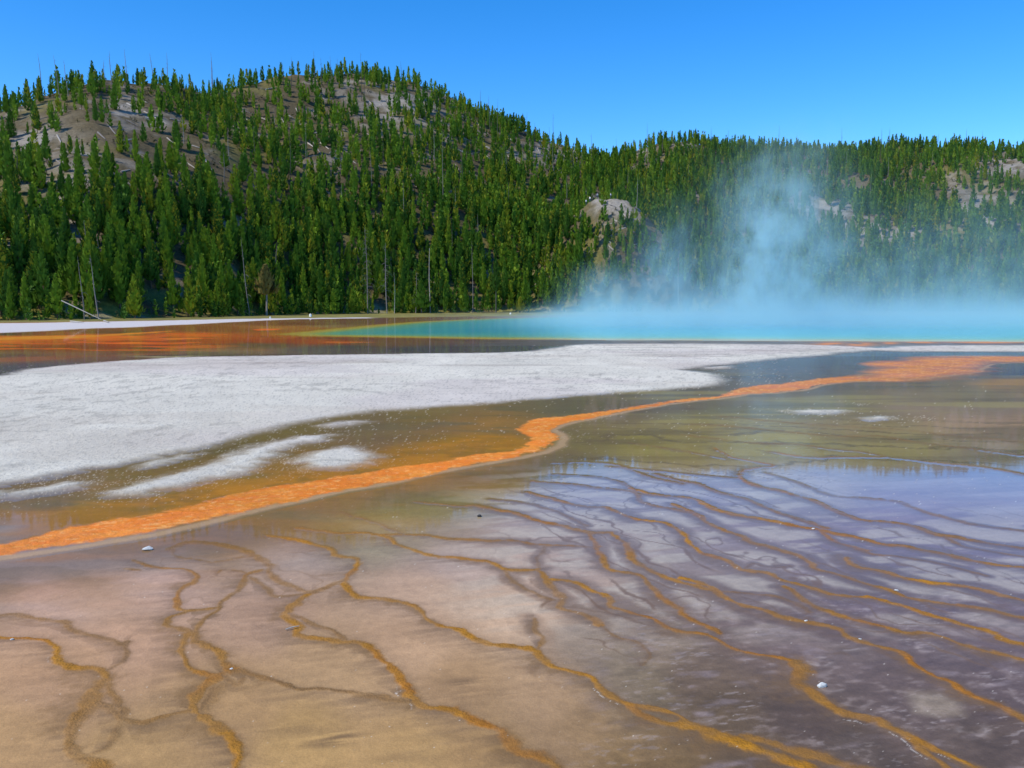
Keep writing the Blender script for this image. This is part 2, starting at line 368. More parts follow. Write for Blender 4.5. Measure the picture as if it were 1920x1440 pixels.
# mottling: cloudy streaks (stretched across the flow) on the near flats
ang = math.radians(14); sx = x * math.cos(ang) + y * math.sin(ang); sy = -x * math.sin(ang) + y * math.cos(ang)
st = fbm(sx / .9, sy / .16, 4, 2); st2 = fbm(sx / .35, sy / .06, 3, 4); big = fbm(x / 1.8, y / 1.8, 4, 6)
near = smooth(14, 7, rg)
col *= (1 + (st - .5)[:, None] * .24 * (near[:, None] * .8 + .2)) * (1 + (big - .5)[:, None] * .5)
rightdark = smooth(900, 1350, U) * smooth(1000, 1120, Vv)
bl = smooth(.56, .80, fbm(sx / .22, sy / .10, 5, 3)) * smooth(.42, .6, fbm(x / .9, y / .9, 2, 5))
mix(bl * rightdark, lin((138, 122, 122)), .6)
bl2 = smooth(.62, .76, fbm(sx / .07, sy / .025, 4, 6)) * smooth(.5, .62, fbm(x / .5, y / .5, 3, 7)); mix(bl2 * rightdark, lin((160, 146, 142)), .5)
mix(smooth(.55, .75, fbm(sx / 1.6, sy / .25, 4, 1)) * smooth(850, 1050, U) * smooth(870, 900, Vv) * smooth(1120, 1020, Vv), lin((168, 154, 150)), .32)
# streaks on the mid olive flats
s3 = fbm(sx / 6, y / 1.0, 5, 3); ol_ = (smooth(1000, 1150, U) * smooth(770, 800, Vv) * smooth(890, 870, Vv))[:, None]; col = col * (1 + ol_ * np.array([.38, .34, .10]))
om = smooth(880, 840, Vv) * smooth(690, 720, Vv) * smooth(1000, 1200, U)
mix(smooth(.54, .64, s3) * om, lin((92, 76, 58)), .55); mix(smooth(.46, .36, s3) * om, lin((152, 136, 76)), .5)
s4 = fbm(x / 5, y / 3, 5, 5); lm = smooth(700, 730, Vv) * smooth(905, 880, Vv) * smooth(1000, 900, U)
mix(smooth(.5, .62, s4) * lm, lin((112, 96, 44)), .45)
# light polygon silt patch, near right
for P, c, s in (([(1715,1300),(1760,1297),(1800,1315),(1805,1338),(1760,1342),(1722,1335)], (150, 134, 116), .06), ([(1130,1130),(1010,1150),(1000,1200),(1015,1215),(1000,1205),(985,1160),(1060,1120)], (150,128,110), .06)):
    mix(smooth(-s, s, poly_sd(P)), lin(c), .75)
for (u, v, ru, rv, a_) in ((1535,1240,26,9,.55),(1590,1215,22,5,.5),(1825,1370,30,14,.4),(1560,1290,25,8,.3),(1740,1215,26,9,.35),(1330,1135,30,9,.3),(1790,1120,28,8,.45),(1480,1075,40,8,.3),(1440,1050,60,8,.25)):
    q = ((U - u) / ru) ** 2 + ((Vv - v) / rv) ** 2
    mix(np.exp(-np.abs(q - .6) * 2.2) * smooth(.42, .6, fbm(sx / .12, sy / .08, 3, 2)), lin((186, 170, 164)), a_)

# ---- ridges (sinter rims of the little terraces): polylines, half-width (m), strength, gold
RG = [
 ([(-60,1160),(0,1153),(30,1152),(60,1160),(117,1165),(133,1177),(160,1188),(200,1197),(227,1207),(237,1203)], .030, .6, .2),
 ([(235,1205),(233,1213),(238,1227),(230,1243),(207,1257)], .016, .5, .1),
 ([(-60,1190),(20,1198),(60,1198),(97,1200),(107,1213),(113,1237),(127,1250),(160,1255),(193,1257),(207,1272)], .030, 1, .9),
 ([(207,1272),(193,1280),(173,1310),(167,1330),(143,1353),(133,1383),(140,1410),(167,1427),(187,1440),(215,1475)], .055, .85, .45),
 ([(207,1280),(220,1307),(233,1330),(233,1350)], .032, .6, .3), ([(187,1320),(213,1330),(233,1350),(267,1357),(300,1347),(333,1340),(363,1333)], .03, .7, .4),
 ([(227,1357),(207,1390),(180,1410),(160,1423)], .035, .5, .3),
 ([(250,1050),(277,1060),(307,1065),(347,1068),(370,1077),(367,1090),(343,1103),(330,1117),(333,1133),(347,1143),(370,1145),(410,1140)], .028, .8, .55),
 ([(410,1140),(417,1123),(440,1110),(457,1090),(467,1077),(493,1068)], .035, .7, .3), ([(230,1066),(258,1068)], .02, .5, .4), ([(467,1077),(450,1071),(420,1068),(410,1075)], .016, .5, .1),
 ([(350,1147),(320,1160),(315,1173),(333,1178),(360,1187),(370,1173),(383,1160),(400,1150),(412,1140)], .026, .75, .4),
 ([(360,1187),(370,1203),(400,1213),(420,1227),(423,1243),(433,1257)], .045, .85, .5),
 ([(433,1257),(467,1263),(500,1272),(533,1285),(567,1293),(600,1290),(640,1292),(690,1303),(740,1313),(767,1313)], .028, .8, .05),
 ([(350,1190),(340,1213),(347,1237),(360,1253),(393,1263),(415,1262)], .030, .9, .7), ([(433,1257),(412,1263)], .03, .7, .3), ([(415,1262),(440,1285),(455,1272)], .014, .4, .1),
 ([(415,1262),(400,1273),(373,1293),(367,1320),(377,1343),(400,1360),(430,1377),(447,1400),(450,1420),(443,1440),(430,1480)], .045, 1, .75),
 ([(400,1290),(390,1320),(375,1340)], .06, .5, .1),
 ([(320,1030),(345,1019),(380,1017),(417,1022),(453,1030),(480,1043),(503,1057),(510,1073),(520,1090),(550,1100),(580,1110),(600,1107),(633,1093),(648,1088)], .045, .6, .25),
 ([(320,1028),(330,1043),(360,1048),(400,1055)], .02, .45, .1),([(400,1055),(450,1045),(480,1043)], .02,.4,.1),([(470,1082),(500,1105),(520,1118),(560,1115),(580,1112)], .03, .5, .15),
 ([(580,1113),(547,1140),(540,1157),(553,1167),(567,1177),(560,1190),(600,1197),(640,1203),(667,1203),(697,1220),(723,1243),(747,1263),(760,1287),(773,1307),(790,1320),(820,1325),(847,1327),(867,1340),(900,1357),(940,1367),(953,1390),(970,1410),(1000,1417),(1027,1430),(1050,1442),(1090,1475)], .036, 1, .85),
 ([(545,1150),(583,1167),(620,1183),(645,1198)], .022, .7, .2),
 ([(500,1005),(560,1012),(610,1028),(640,1043),(667,1047),(673,1057),(657,1077),(648,1093),(657,1110),(677,1118),(720,1122),(753,1130),(783,1142),(803,1160),(827,1173),(867,1183),(893,1197),(927,1210),(967,1213),(1003,1222),(1017,1240),(1050,1253),(1100,1265),(1120,1283),(1150,1307),(1180,1327),(1207,1343),(1257,1357),(1283,1352)], .033, 1, .8),
 ([(1180,1323),(1223,1330),(1267,1340),(1290,1350)], .03, .9, .9),
 ([(1283,1352),(1320,1364),(1370,1384),(1440,1412),(1520,1440),(1600,1470)], .065, 1, .95), ([(1400,1380),(1480,1402),(1560,1425),(1640,1450)], .05, .8, .8),
 ([(560,990),(620,998),(690,1000),(733,1010),(750,1023),(780,1033),(807,1042),(853,1045),(890,1050),(923,1055),(947,1067),(993,1070),(1010,1067)], .034, .85, .65),
 ([(1007,1070),(1023,1083),(1037,1103),(1053,1120),(1050,1137),(1070,1145),(1107,1157),(1123,1173)], .04, .7, .6), ([(1123,1173),(1150,1192),(1200,1205),(1217,1225),(1205,1245)], .014, .4, .0),
 ([(947,1070),(970,1095),(1000,1110),(1040,1125)], .026, .6, .1), ([(1000,1160),(1000,1180),(1012,1195),(1010,1210),(1003,1222)], .022, .6, .4),
 ([(700,1003),(790,1003),(827,1008),(873,1012),(917,1013),(973,1015),(1023,1022),(1073,1023)], .034, .8, .5), ([(1023,1022),(1010,1045),(1010,1065)], .03, .4, .1),
 ([(780,940),(853,948),(890,948),(930,957),(973,963),(1013,978),(1053,985),(1100,997),(1147,998)], .045, .85, .65),
 ([(1147,998),(1153,1003),(1173,1020),(1187,1043),(1207,1063),(1240,1077),(1280,1093),(1330,1105),(1357,1120)], .042, .85, .6),
 ([(1103,997),(1120,1027),(1133,1057),(1150,1070),(1200,1080),(1223,1103),(1260,1133),(1280,1150),(1307,1163),(1337,1177),(1350,1187)], .034, .85, .55),
 ([(1030,1087),(1073,1090),(1107,1107),(1140,1123),(1147,1137),(1180,1147),(1220,1160),(1253,1177),(1280,1184),(1330,1190),(1363,1210),(1397,1223),(1447,1230),(1487,1240)], .030, .9, .8),
 ([(1487,1240),(1500,1257),(1497,1277),(1507,1288)], .07, .8, .35),
 ([(1500,1285),(1520,1297),(1553,1320),(1597,1340),(1647,1350),(1680,1367),(1713,1383),(1760,1407),(1800,1427),(1827,1440),(1880,1475)], .042, 1, .85), ([(1707,1383),(1727,1407),(1753,1427),(1790,1460)], .04, .85, .8),
 ([(1280,1083),(1330,1100),(1357,1120),(1387,1133),(1440,1148),(1487,1160),(1527,1167),(1567,1180),(1593,1197),(1647,1210),(1693,1223),(1710,1243),(1747,1263),(1787,1283),(1820,1307),(1863,1320),(1897,1337),(1920,1347),(1990,1375)], .036, 1, .9),
 ([(1160,960),(1200,975),(1245,980),(1280,1000),(1300,1023),(1317,1037),(1357,1050),(1390,1067),(1437,1073),(1470,1087),(1513,1100),(1553,1112),(1600,1117),(1640,1120),(1680,1133),(1730,1150),(1773,1160),(1813,1173),(1860,1187),(1880,1200),(1920,1210),(2000,1235)], .036, .95, .85),
 ([(1470,1100),(1487,1110),(1527,1137),(1573,1153),(1633,1167),(1687,1182),(1747,1190),(1800,1208),(1847,1220),(1897,1230),(1920,1237),(2000,1255)], .032, .85, .7),
 ([(1357,1110),(1407,1113),(1460,1118),(1500,1133),(1520,1148)], .03, .5, .15),
 ([(1260,945),(1300,962),(1330,980),(1360,995),(1393,1007),(1413,1017),(1453,1028),(1487,1038),(1513,1050),(1527,1065),(1567,1075),(1613,1090),(1657,1103),(1680,1112),(1713,1123),(1760,1130),(1813,1137),(1867,1147),(1920,1158),(2000,1175)], .034, .85, .6),
 ([(1180,915),(1230,928),(1280,932),(1307,938),(1340,953),(1380,965),(1440,975),(1493,987),(1540,994)], .05, 1, .8),
 ([(1540,994),(1560,1013),(1590,1023),(1625,1032)], .036, .7, .5),
 ([(1587,1047),(1607,1063),(1647,1070),(1690,1082),(1740,1092),(1800,1098),(1847,1107),(1897,1120),(1920,1125),(2000,1145)], .045, 1, .9),
 ([(1540,993),(1580,1003),(1613,1010),(1653,1020),(1690,1023),(1740,1032),(1780,1040),(1820,1050),(1880,1060),(1920,1065),(2000,1080)], .04, .9, .5),
 ([(1340,840),(1373,857),(1407,863),(1450,873),(1420,877),(1393,883),(1390,897),(1413,910),(1460,920),(1493,930),(1527,940),(1567,957),(1613,975),(1660,978),(1713,987),(1757,1002),(1800,1008),(1847,1018),(1920,1028),(2000,1038)], .05, .85, .4),
 ([(1437,887),(1480,900),(1527,917),(1567,930),(1633,935),(1680,940),(1727,957),(1773,970),(1813,980),(1880,990),(2000,1005)], .05, .5, .1),
 ([(1140,875),(1200,880),(1280,887),(1330,893),(1387,897)], .05, .55, .2), ([(1230,890),(1280,903),(1310,907),(1347,923),(1390,933),(1440,953),(1487,970),(1547,990)], .045, .75, .3),
 ([(1447,847),(1513,857),(1580,857),(1647,857),(1713,863),(1780,870),(1847,877),(1897,885),(1920,890),(2000,900)], .07, .75, .3),
 ([(1300,795),(1380,800),(1513,813),(1580,818),(1647,817),(1707,827),(1770,835),(1850,845),(1920,855),(2000,862)], .10, .5, .1), ([(1280,815),(1413,830),(1493,833),(1567,843),(1613,847),(1680,860)], .09, .5, .1),
 ([(1350,780),(1480,792),(1600,800),(1700,806),(1800,818),(1920,828)], .12, .35, .1), ([(1180,830),(1280,845),(1360,860)], .07, .5, .1),
 ([(1040,867),(1107,867),(1160,873),(1223,897),(1280,907)], .05, .6, .2), ([(1000,903),(1057,907),(1107,913),(1173,920),(1207,927),(1280,932)], .045, .6, .2),
 ([(990,923),(1033,935),(1073,945),(1107,950),(1133,950),(1160,960)], .04, .75, .5), ([(1190,920),(1207,943),(1253,953),(1300,962)], .04, .6, .3),
 ([(1040,890),(1100,893),(1150,900),(1190,918)], .04, .5, .1), ([(1120,1027),(1075,1022)], .03, .4, .2), ([(920,935),(990,945),(1050,960),(1100,985)], .03, .4, .2), ([(640,960),(720,985),(760,1003)], .05, .35, .1),
 ([(1640,1040),(1700,1045),(1780,1060),(1850,1080)], .03, .45, .2), ([(1590,1023),(1640,1040)], .03, .5, .3), ([(1390,1067),(1410,1055),(1440,1062),(1480,1060)], .02, .3, .3),([(1770,1005),(1800,1022),(1860,1034),(1920,1042)],.03,.5,.2),
]
rn_ = np.full(n, 1e3); rst = np.zeros(n); rgold = np.zeros(n); rdist = np.full(n, 1e3)
rwx = x + (fbm(x / .22, y / .22, 3, 5) - .5) * .075; rwy = y + (fbm(x / .22, y / .22, 3, 7) - .5) * .075
nearidx = np.nonzero(Vv > 770)[0]; X_, Y_ = rwx[nearidx], rwy[nearidx]
wmod = .35 + 1.3 * fbm(X_ / .35, Y_ / .35, 3, 1); lsd = np.zeros(len(X_))
lr = rn_[nearidx]; ls = rst[nearidx]; lg = rgold[nearidx]; ld = rdist[nearidx]
for P, hw, s, g in RG:
    W = np.array([gpt(u, v) for u, v in resample(P, 3)]); mg = .45
    bb = np.nonzero((X_ > W[:, 0].min() - mg) & (X_ < W[:, 0].max() + mg) & (Y_ > W[:, 1].min() - mg) & (Y_ < W[:, 1].max() + mg))[0]
    if len(bb) == 0: continue
    xb, yb = X_[bb], Y_[bb]; d = np.full(len(bb), 1e3)
    sgn = np.zeros(len(bb))
    for i in range(len(W) - 1):
        a, b = W[i], W[i + 1]
        q = np.nonzero((xb > min(a[0], b[0]) - mg) & (xb < max(a[0], b[0]) + mg) & (yb > min(a[1], b[1]) - mg) & (yb < max(a[1], b[1]) + mg))[0]
        dn = seg_dist(xb[q], yb[q], a, b); cl = dn < d[q]; q2 = q[cl]; d[q2] = dn[cl]
        nx_, ny_ = -(b[1] - a[1]), b[0] - a[0]; ff = -1 if ny_ > abs(nx_) * .2 or nx_ > 0 else 1
        sgn[q2] = np.sign(((xb[q2] - a[0]) * nx_ + (yb[q2] - a[1]) * ny_) * (-ff))
    e = d / (hw * wmod[bb]); up = e < lr[bb]; ii = bb[up]
    lr[ii] = e[up]; ls[ii] = s; lg[ii] = g
    near_side = (d / max(s, .3)) < ld[bb]; lsd[bb[near_side]] = sgn[near_side]
    ld[bb] = np.minimum(ld[bb], d / max(s, .3))
rn_[nearidx] = lr; rst[nearidx] = ls; rgold[nearidx] = lg; rdist[nearidx] = ld; rside = np.zeros(n); rside[nearidx] = lsd
# silt-filled pans are pale in the middle and brown toward their rims
calm = 1 - .85 * smooth(1420, 1640, U) * smooth(1010, 930, Vv); zp = smooth(760, 980, U) * smooth(860, 900, Vv) * smooth(1250, 1100, Vv) * calm
pan = smooth(.07, .22, rdist + (fbm(x / .3, y / .3, 4, 5) - .5) * .22)
mix(pan * zp * smooth(.34, .56, fbm(sx / .7, sy / .22, 4, 7)), lin((178, 164, 146)), .62)
mix((1 - pan) * zp, lin((104, 82, 62)), .52)
zq = smooth(950, 1250, U) * smooth(1050, 1200, Vv)
hf = fbm(sx / .09, sy / .05, 5, 2) * .6 + fbm(x / .35, y / .22, 4, 6) * .4
col *= (1 + (hf - .5)[:, None] * 1.0 * zq[:, None] + (fbm(x / .04, y / .04, 3, 1) - .5)[:, None] * .22 * near[:, None])
mix(smooth(.56, .72, hf) * zq, lin((150, 134, 128)), .40)
# dark feathered fringe each side, then the rim itself
lowside = (rside < 0).astype(float); fl = .045 + .16 * lowside
fr_ = np.exp(-rdist / fl) * smooth(.25, .72, fbm(sx / .22, sy / .05, 4, 6)) * (.55 + .45 * lowside) + .32 * np.exp(-rdist / .05)
mix(fr_, lin((96, 76, 60)), .62)
fr2 = np.exp(-rdist / (.12 + .22 * lowside)) * smooth(.46, .72, fbm(sx / .34, sy / .07, 4, 1)); mix(fr2 * near, lin((112, 92, 72)), .26)
for (u, v, ru, rv, a_) in ((872, 1278, 48, 9, .6), (640, 1383, 40, 14, .75), (600, 1395, 30, 8, .5), (1010, 1260, 20, 6, .3), (560, 1370, 60, 14, .35), (770, 1420, 60, 10, .3), (420, 1390, 50, 20, .3), (900, 1300, 120, 14, .3)):
    mix(np.exp(-((U - u + (Vv - v) * 1.2) / ru) ** 2 - ((Vv - v) / rv) ** 2) * smooth(.3, .6, fbm(sx / .3, sy / .04, 3, 2)), lin((96, 76, 58)), a_)
def contour(q, sp, wob, sc_, k, th_):
    h = q / sp + wob * (fbm(x / sc_ + .37 * k, y / sc_, 4, k) - .5) * 2 + .25 * (fbm(x / .16, y / .16, 3, k + 1) - .5)
    fr0 = np.abs(h - np.floor(h) - .5); H2 = h.reshape(len(vs), len(us)); return smooth(th_, th_ * .25, fr0)
qd = wx * .86 + wy * .5
calm = 1 - .85 * smooth(1420, 1640, U) * smooth(1010, 930, Vv); zoneR = smooth(860, 1050, U) * smooth(850, 900, Vv) * smooth(1330, 1180, Vv) * calm; zoneL = smooth(900, 560, U) * smooth(1010, 1030, Vv) * smooth(1180, 1090, Vv) * smooth(180, 300, U)
c1 = contour(qd, .42, 1.3, 1.3, 2, .075); c2 = contour(qd, .60, 2.0, 1.0, 5, .06)
brk1 = smooth(.40, .58, fbm(x / .7, y / .7, 3, 6)); brk2 = smooth(.42, .58, fbm(x / .8, y / .8, 3, 1))
mix(c1 * brk1 * zoneR, lin((112, 84, 56)), .8); mix(c2 * brk2 * zoneR, lin((108, 84, 62)), .65)
c3 = contour(qd, .34, 2.2, .8, 7, .08); mix(c3 * brk2 * zoneL, lin((124, 98, 72)), .40)
c4 = contour(y * .9 + x * .25, .9, 1.6, 3.0, 3, .10); mix(c4 * smooth(980, 1200, U) * smooth(900, 860, Vv) * smooth(770, 800, Vv), lin((96, 78, 58)), .7)
shoulder = smooth(3.4, .9, rn_ / (.55 + .75 * lowside) + (fbm(x / .05, y / .05, 3, 2) - .5) * 3.2 + (rnd() - .5) * .8) * rst * smooth(.32, .55, fbm(x / .4, y / .4, 3, 7)); mix(shoulder, lin((118, 90, 56)), .55)
rn_ = rn_ * 1.22 + (fbm(x / .06, y / .06, 3, 6) - .5) * 1.5 + (rnd() - .5) * .25
core = smooth(1.5, .45, rn_) * rst * (.58 + .42 * smooth(.4, .6, fbm(x / .3, y / .3, 3, 5)))
gold = lin((160, 110, 26)); br = lin((116, 86, 50)); rust = lin((150, 92, 30))
gsel = np.clip(rgold + (fbm(x / .4, y / .4, 3, 2) - .5) * .7, 0, 1)[:, None]
rc = br * (1 - gsel) + gold * gsel; rsel = (smooth(.52, .68, fbm(x / .7, y / .7, 3, 3)) * gsel[:, 0])[:, None] * .7
rc = rc * (1 - rsel) + rust * rsel; rc = rc * (.85 + .5 * fbm(x / .05, y / .05, 2, 4))[:, None]
mix(core, rc, .95)
zz += .004 * smooth(1.3, .3, rn_) * rst; wet -= .62 * core; grain += .6 * core
# thin white water-line under the lowest rims
wl = smooth(.14, .04, np.abs(rn_ - 1.9)) * (rside < 0) * (rgold > .75) * smooth(.62, .7, fbm(x / .25, y / .25, 3, 5)) * smooth(1200, 1300, Vv); mix(wl, lin((220, 210, 200)), .7)
print('ridges', time.time() - T0)

col[:, 2] *= 1 - .08 * smooth(860, 920, Vv)
OCH = [(40,1002),(120,978),(200,953),(350,922),(500,898),(640,876),(760,846),(860,826),(975,806),(978,838),(900,851),(760,874),(640,895),(500,917),(350,951),(200,982),(60,1010)]
s_ = poly_sd(OCH, 3, 1) + (fbm(x / 1.0, y / 1.0, 4, 1) - .5) * 1.0; om_ = smooth(-.35, .35, s_) * (.55 + .45 * smooth(.4, .6, fbm(x / .6, y / .3, 4, 2)))
mix(om_, lin((164, 110, 26)), .88); mix(om_ * smooth(.52, .66, fbm(x / .5, y / .25, 4, 4)), lin((196, 128, 36)), .6); mix(om_ * smooth(.56, .68, fbm(x / .4, y / .2, 4, 7)), lin((104, 82, 34)), .5)
# ---- white sinter crust
CR = [
 [(-300,735),(0,706),(60,692),(120,686),(215,678),(330,671),(480,668),(600,666),(800,664),(940,662),(1000,659),(1040,653),(1070,648),(1110,645),(1300,645),(1500,646),(1600,650),(1640,653),(1700,649),(1800,648),(2200,648),(2200,661),(1920,660),(1700,659),(1630,657),(1570,662),(1510,669),(1440,674),(1390,680),(1330,686),(1270,694),(1310,698),(1340,703),(1358,712),(1340,720),(1300,726),(1260,729),(1180,735),(1100,741),(1000,749),(900,758),(800,765),(720,771),(640,779),(560,793),(480,811),(420,831),(340,848),(240,868),(140,885),(40,900),(0,908),(-300,960),(-1000,1090),(-1000,850)],
 [(205,922),(260,908),(330,890),(400,870),(450,845),(500,830),(560,820),(618,816),(600,826),(545,838),(520,850),(490,870),(470,882),(430,893),(380,903),(330,915),(270,926),(215,926)],
 [(556,866),(600,850),(640,839),(662,838),(702,853),(690,868),(640,878),(590,880)],
 [(25,925),(80,914),(130,904),(165,904),(150,913),(90,922),(40,931)], [(-60,935),(0,922),(8,926),(0,934),(-60,945)],
 [(265,872),(300,862),(340,853),(368,851),(350,858),(310,867),(275,876)], [(598,799),(630,794),(665,790),(700,791),(660,798),(620,802)],
 [(1480,770),(1510,767),(1570,768),(1568,773),(1530,775),(1495,775)], [(1620,783),(1640,781),(1664,782),(1655,786),(1630,787)], [(1320,689),(1370,687),(1368,691),(1330,692)],
]
sd = np.full(n, -1e3)
for P in CR: sd = np.maximum(sd, poly_sd(P, 5))
pxm = rg * rg / (F * H)              # metres of depth per photo pixel
sdn = sd + (fbm(x / .35, y / .35, 4, 5) - .5) * (.35 + .25 * pxm) + (fbm(x / .08, y / .12, 2, 2) - .5) * .12
edge = .26 + pxm * .8
cm = smooth(-edge, edge, sdn)
tone = fbm(x / 4, y / 4, 5, 3); tone2 = fbm(x / .9, y / 1.6, 4, 6)
cc = lin((208, 203, 186))[None] * (.84 + .30 * tone)[:, None] * (.88 + .24 * tone2)[:, None]
warm = smooth(.45, .62, fbm(x / 9, y / 5, 4, 7))[:, None] * .6
cc = cc * (1 - warm) + lin((196, 186, 176)) * warm * (.9 + .2 * tone2)[:, None]
pit = smooth(.58, .66, fbm(x / .28, y / .5, 3, 1)) * smooth(.45, .58, fbm(x / 5, y / 3, 3, 4))
cc *= (1 - .22 * pit)[:, None]
farstreak = smooth(.60, .68, fbm(x / 7, y / 1.3, 4, 5)) * smooth(24, 32, rg); cc = cc * (1 - .28 * farstreak[:, None]) + lin((128, 110, 100)) * .28 * farstreak[:, None]
cc *= (1 - .24 * (rnd() < .10))[:, None]; led = smooth(.06, .015, np.abs(np.mod(y * .55 + x * .12 + 2.2 * fbm(x / 4, y / 4, 4, 4), 1) - .5)) * smooth(.5, .6, fbm(x / 3, y / 3, 3, 2)); cc *= (1 - .18 * led)[:, None]; sta = smooth(.54, .68, fbm(x / 6, y / 2.6, 5, 6))[:, None]; cc = cc * (1 - .22 * sta) + lin((172, 158, 140)) * .22 * sta
mix(cm, np.clip(cc, 0, .9)); wet *= 1 - cm; grain = np.maximum(grain, cm); zz += .03 * cm * (.5 + tone2)
ol = np.exp(-np.abs(np.minimum(sdn, 0)) / .5) * (1 - cm) * smooth(760, 790, Vv); mix(ol, lin((98, 78, 42)), .45)
# crumbs of sinter scattered off the crust edge
crumb = np.exp(np.minimum(sd, 0) / (.35 + .3 * pxm)) * (1 - cm) * .16 + .004 * smooth(1010, 960, Vv) * smooth(690, 760, Vv)
# speckled fields named on the flats
for (u, v, ru, rv, p_) in ((200, 905, 160, 22, .16), (640, 850, 120, 30, .10), (800, 800, 150, 30, .05), (560, 870, 80, 20, .2), (1090, 830, 60, 35, .06), (1440, 712, 60, 14, .10), (1490, 770, 40, 5, .35), (1615, 757, 20, 3, .5), (1735, 784, 25, 4, .4), (1670,783,15,3,.5), (1820, 764, 10, 3, .3), (1250, 790, 150, 30, .03)):
    crumb = crumb + p_ * np.exp(-((U - u) / ru) ** 2 - ((Vv - v) / rv) ** 2) * (1 - cm)
ck = (rnd() < crumb) & (fbm(x / .12, y / .2, 2, 3) > .42)
mix(ck * (.2 + .8 * rnd() ** 1.5), lin((200, 192, 172)), .65); wet = np.where(ck, wet * .4, wet)
tiny = (rnd() < .0009) & (Vv > 850); mix(tiny * rnd() ** 1.5, lin((225, 215, 195)), .7)

# ---- orange runoff stream
OR = [(-300,1096),(-1000,1300),(-1000,1215),(-300,1072),(0,1015),(60,1004),(130,985),(200,975),(280,962),(370,945),(420,930),(500,915),(560,905),(640,893),(720,880),(770,872),(840,860),(900,850),(950,845),(975,835),(985,820),(978,805),(985,795),(1010,786),(1060,780),(1120,774),(1180,768),(1260,752),(1340,742),(1420,722),(1500,715),(1580,706),(1640,701),(1665,692),(1650,682),(1700,673),(1800,668),(2200,668),
      (2200,678),(1920,680),(1860,682),(1830,690),(1837,697),(1800,703),(1720,710),(1650,714),(1560,718),(1500,730),(1460,735),(1400,738),(1340,748),(1250,758),(1190,770),(1130,780),(1080,790),(1042,798),(1030,805),(1046,813),(1051,824),(1040,836),(1010,849),(960,859),(900,869),(820,883),(760,896),(700,909),(640,919),(560,936),(500,949),(440,963),(360,983),(280,1001),(180,1016),(100,1029),(40,1038),(0,1043)]
so = poly_sd(OR, 3)
son = so + (fbm(x / .3, y / .3, 3, 6) - .5) * .20 + (fbm(x / 1.4, y / 1.4, 3, 2) - .5) * .35 + (fbm(x / .07, y / .07, 2, 2) - .5) * .12
Wl = np.array([gpt(u, v) for u, v in OR[38:] + OR[:2]])   # downhill bank
ofs = smooth(1560, 1650, U) * .9; mo = smooth(-.05 - ofs, .07 + ofs, son + (fbm(x / 2, y / 1.2, 3, 2) - .5) * ofs * 2)
# soften the uphill bank on the left where it bleeds into ochre shallows
bank = np.full(n, 1e3); mm = np.nonzero(so > -4)[0]
for i in range(len(Wl) - 1): bank[mm] = np.minimum(bank[mm], seg_dist(wx[mm], wy[mm], Wl[i], Wl[i + 1]))
far_o = smooth(1050, 1500, U)[:, None]
oc = lin((224, 124, 36)) * (1 - far_o) + lin((202, 126, 86)) * far_o
# right-hand fan: browner
of = (smooth(1600, 1700, U) * smooth(712, 700, Vv))[:, None]; oc = oc * (1 - of) + lin((184, 118, 86)) * of; oc = oc * (.74 + .5 * fbm(x / 1.1, y / 1.1, 4, 5))[:, None]; ru = (smooth(.5, .62, fbm(sx / 1.6, sy / .3, 4, 3)) * .5)[:, None]; oc = oc * (1 - ru) + lin((206, 132, 40)) * ru
ow = smooth(.36, .68, fbm(x / .26, y / .20, 5, 2))[:, None]; oc = oc * (1 - .35 * ow) + lin((240, 160, 66)) * .35 * ow
od = smooth(.52, .72, fbm(x / .5, y / .34, 5, 4))[:, None]; oc = oc * (1 - .25 * od) + lin((204, 100, 24)) * .25 * od
pal = smooth(.60, .74, fbm(sx / .10, sy / .05, 4, 7))[:, None]; oc = oc * (1 - .35 * pal) + lin((244, 196, 120)) * .35 * pal
soft = smooth(900, 300, U) * (1 - smooth(.5, 1.3, bank)) + (1 - smooth(900, 300, U))
mix(mo * np.clip(.25 + .9 * soft, 0, 1), oc, .96); wet = wet * (1 - mo) + .12 * mo; grain = np.maximum(grain, .8 * mo); zz += -.006 * mo + .012 * mo * fbm(x / .08, y / .08, 2, 1)
ob = np.exp(-np.abs(np.minimum(so, 0)) / 1.5) * (1 - mo) * (bank > .25) * smooth(1050, 900, U) * (1 - cm) * smooth(-6, -.1, so); mix(ob * smooth(.3, .6, fbm(x / 1.2, y / .5, 4, 3)), lin((172, 112, 22)), .75); mix(ob * smooth(.5, .62, fbm(x / .7, y / .35, 4, 6)), lin((112, 88, 34)), .5)
lip = smooth(.16, .03, np.abs(so + .09)) * (bank < .30) * (1 - mo); mix(lip, lin((170, 140, 104)), .8); wet *= 1 - .5 * lip
dk = smooth(.9, .1, np.abs(so + .6)) * (bank < 1.4) * (so < -.15) * (bank < -so + .15); mix(dk, lin((100, 80, 62)), .45)
dk2 = smooth(6, 1, np.abs(so + 3)) * smooth(1150, 1400, U) * (Vv > 700) * (so < -.4) * smooth(770, 740, Vv)
print('crust, stream', time.time() - T0)

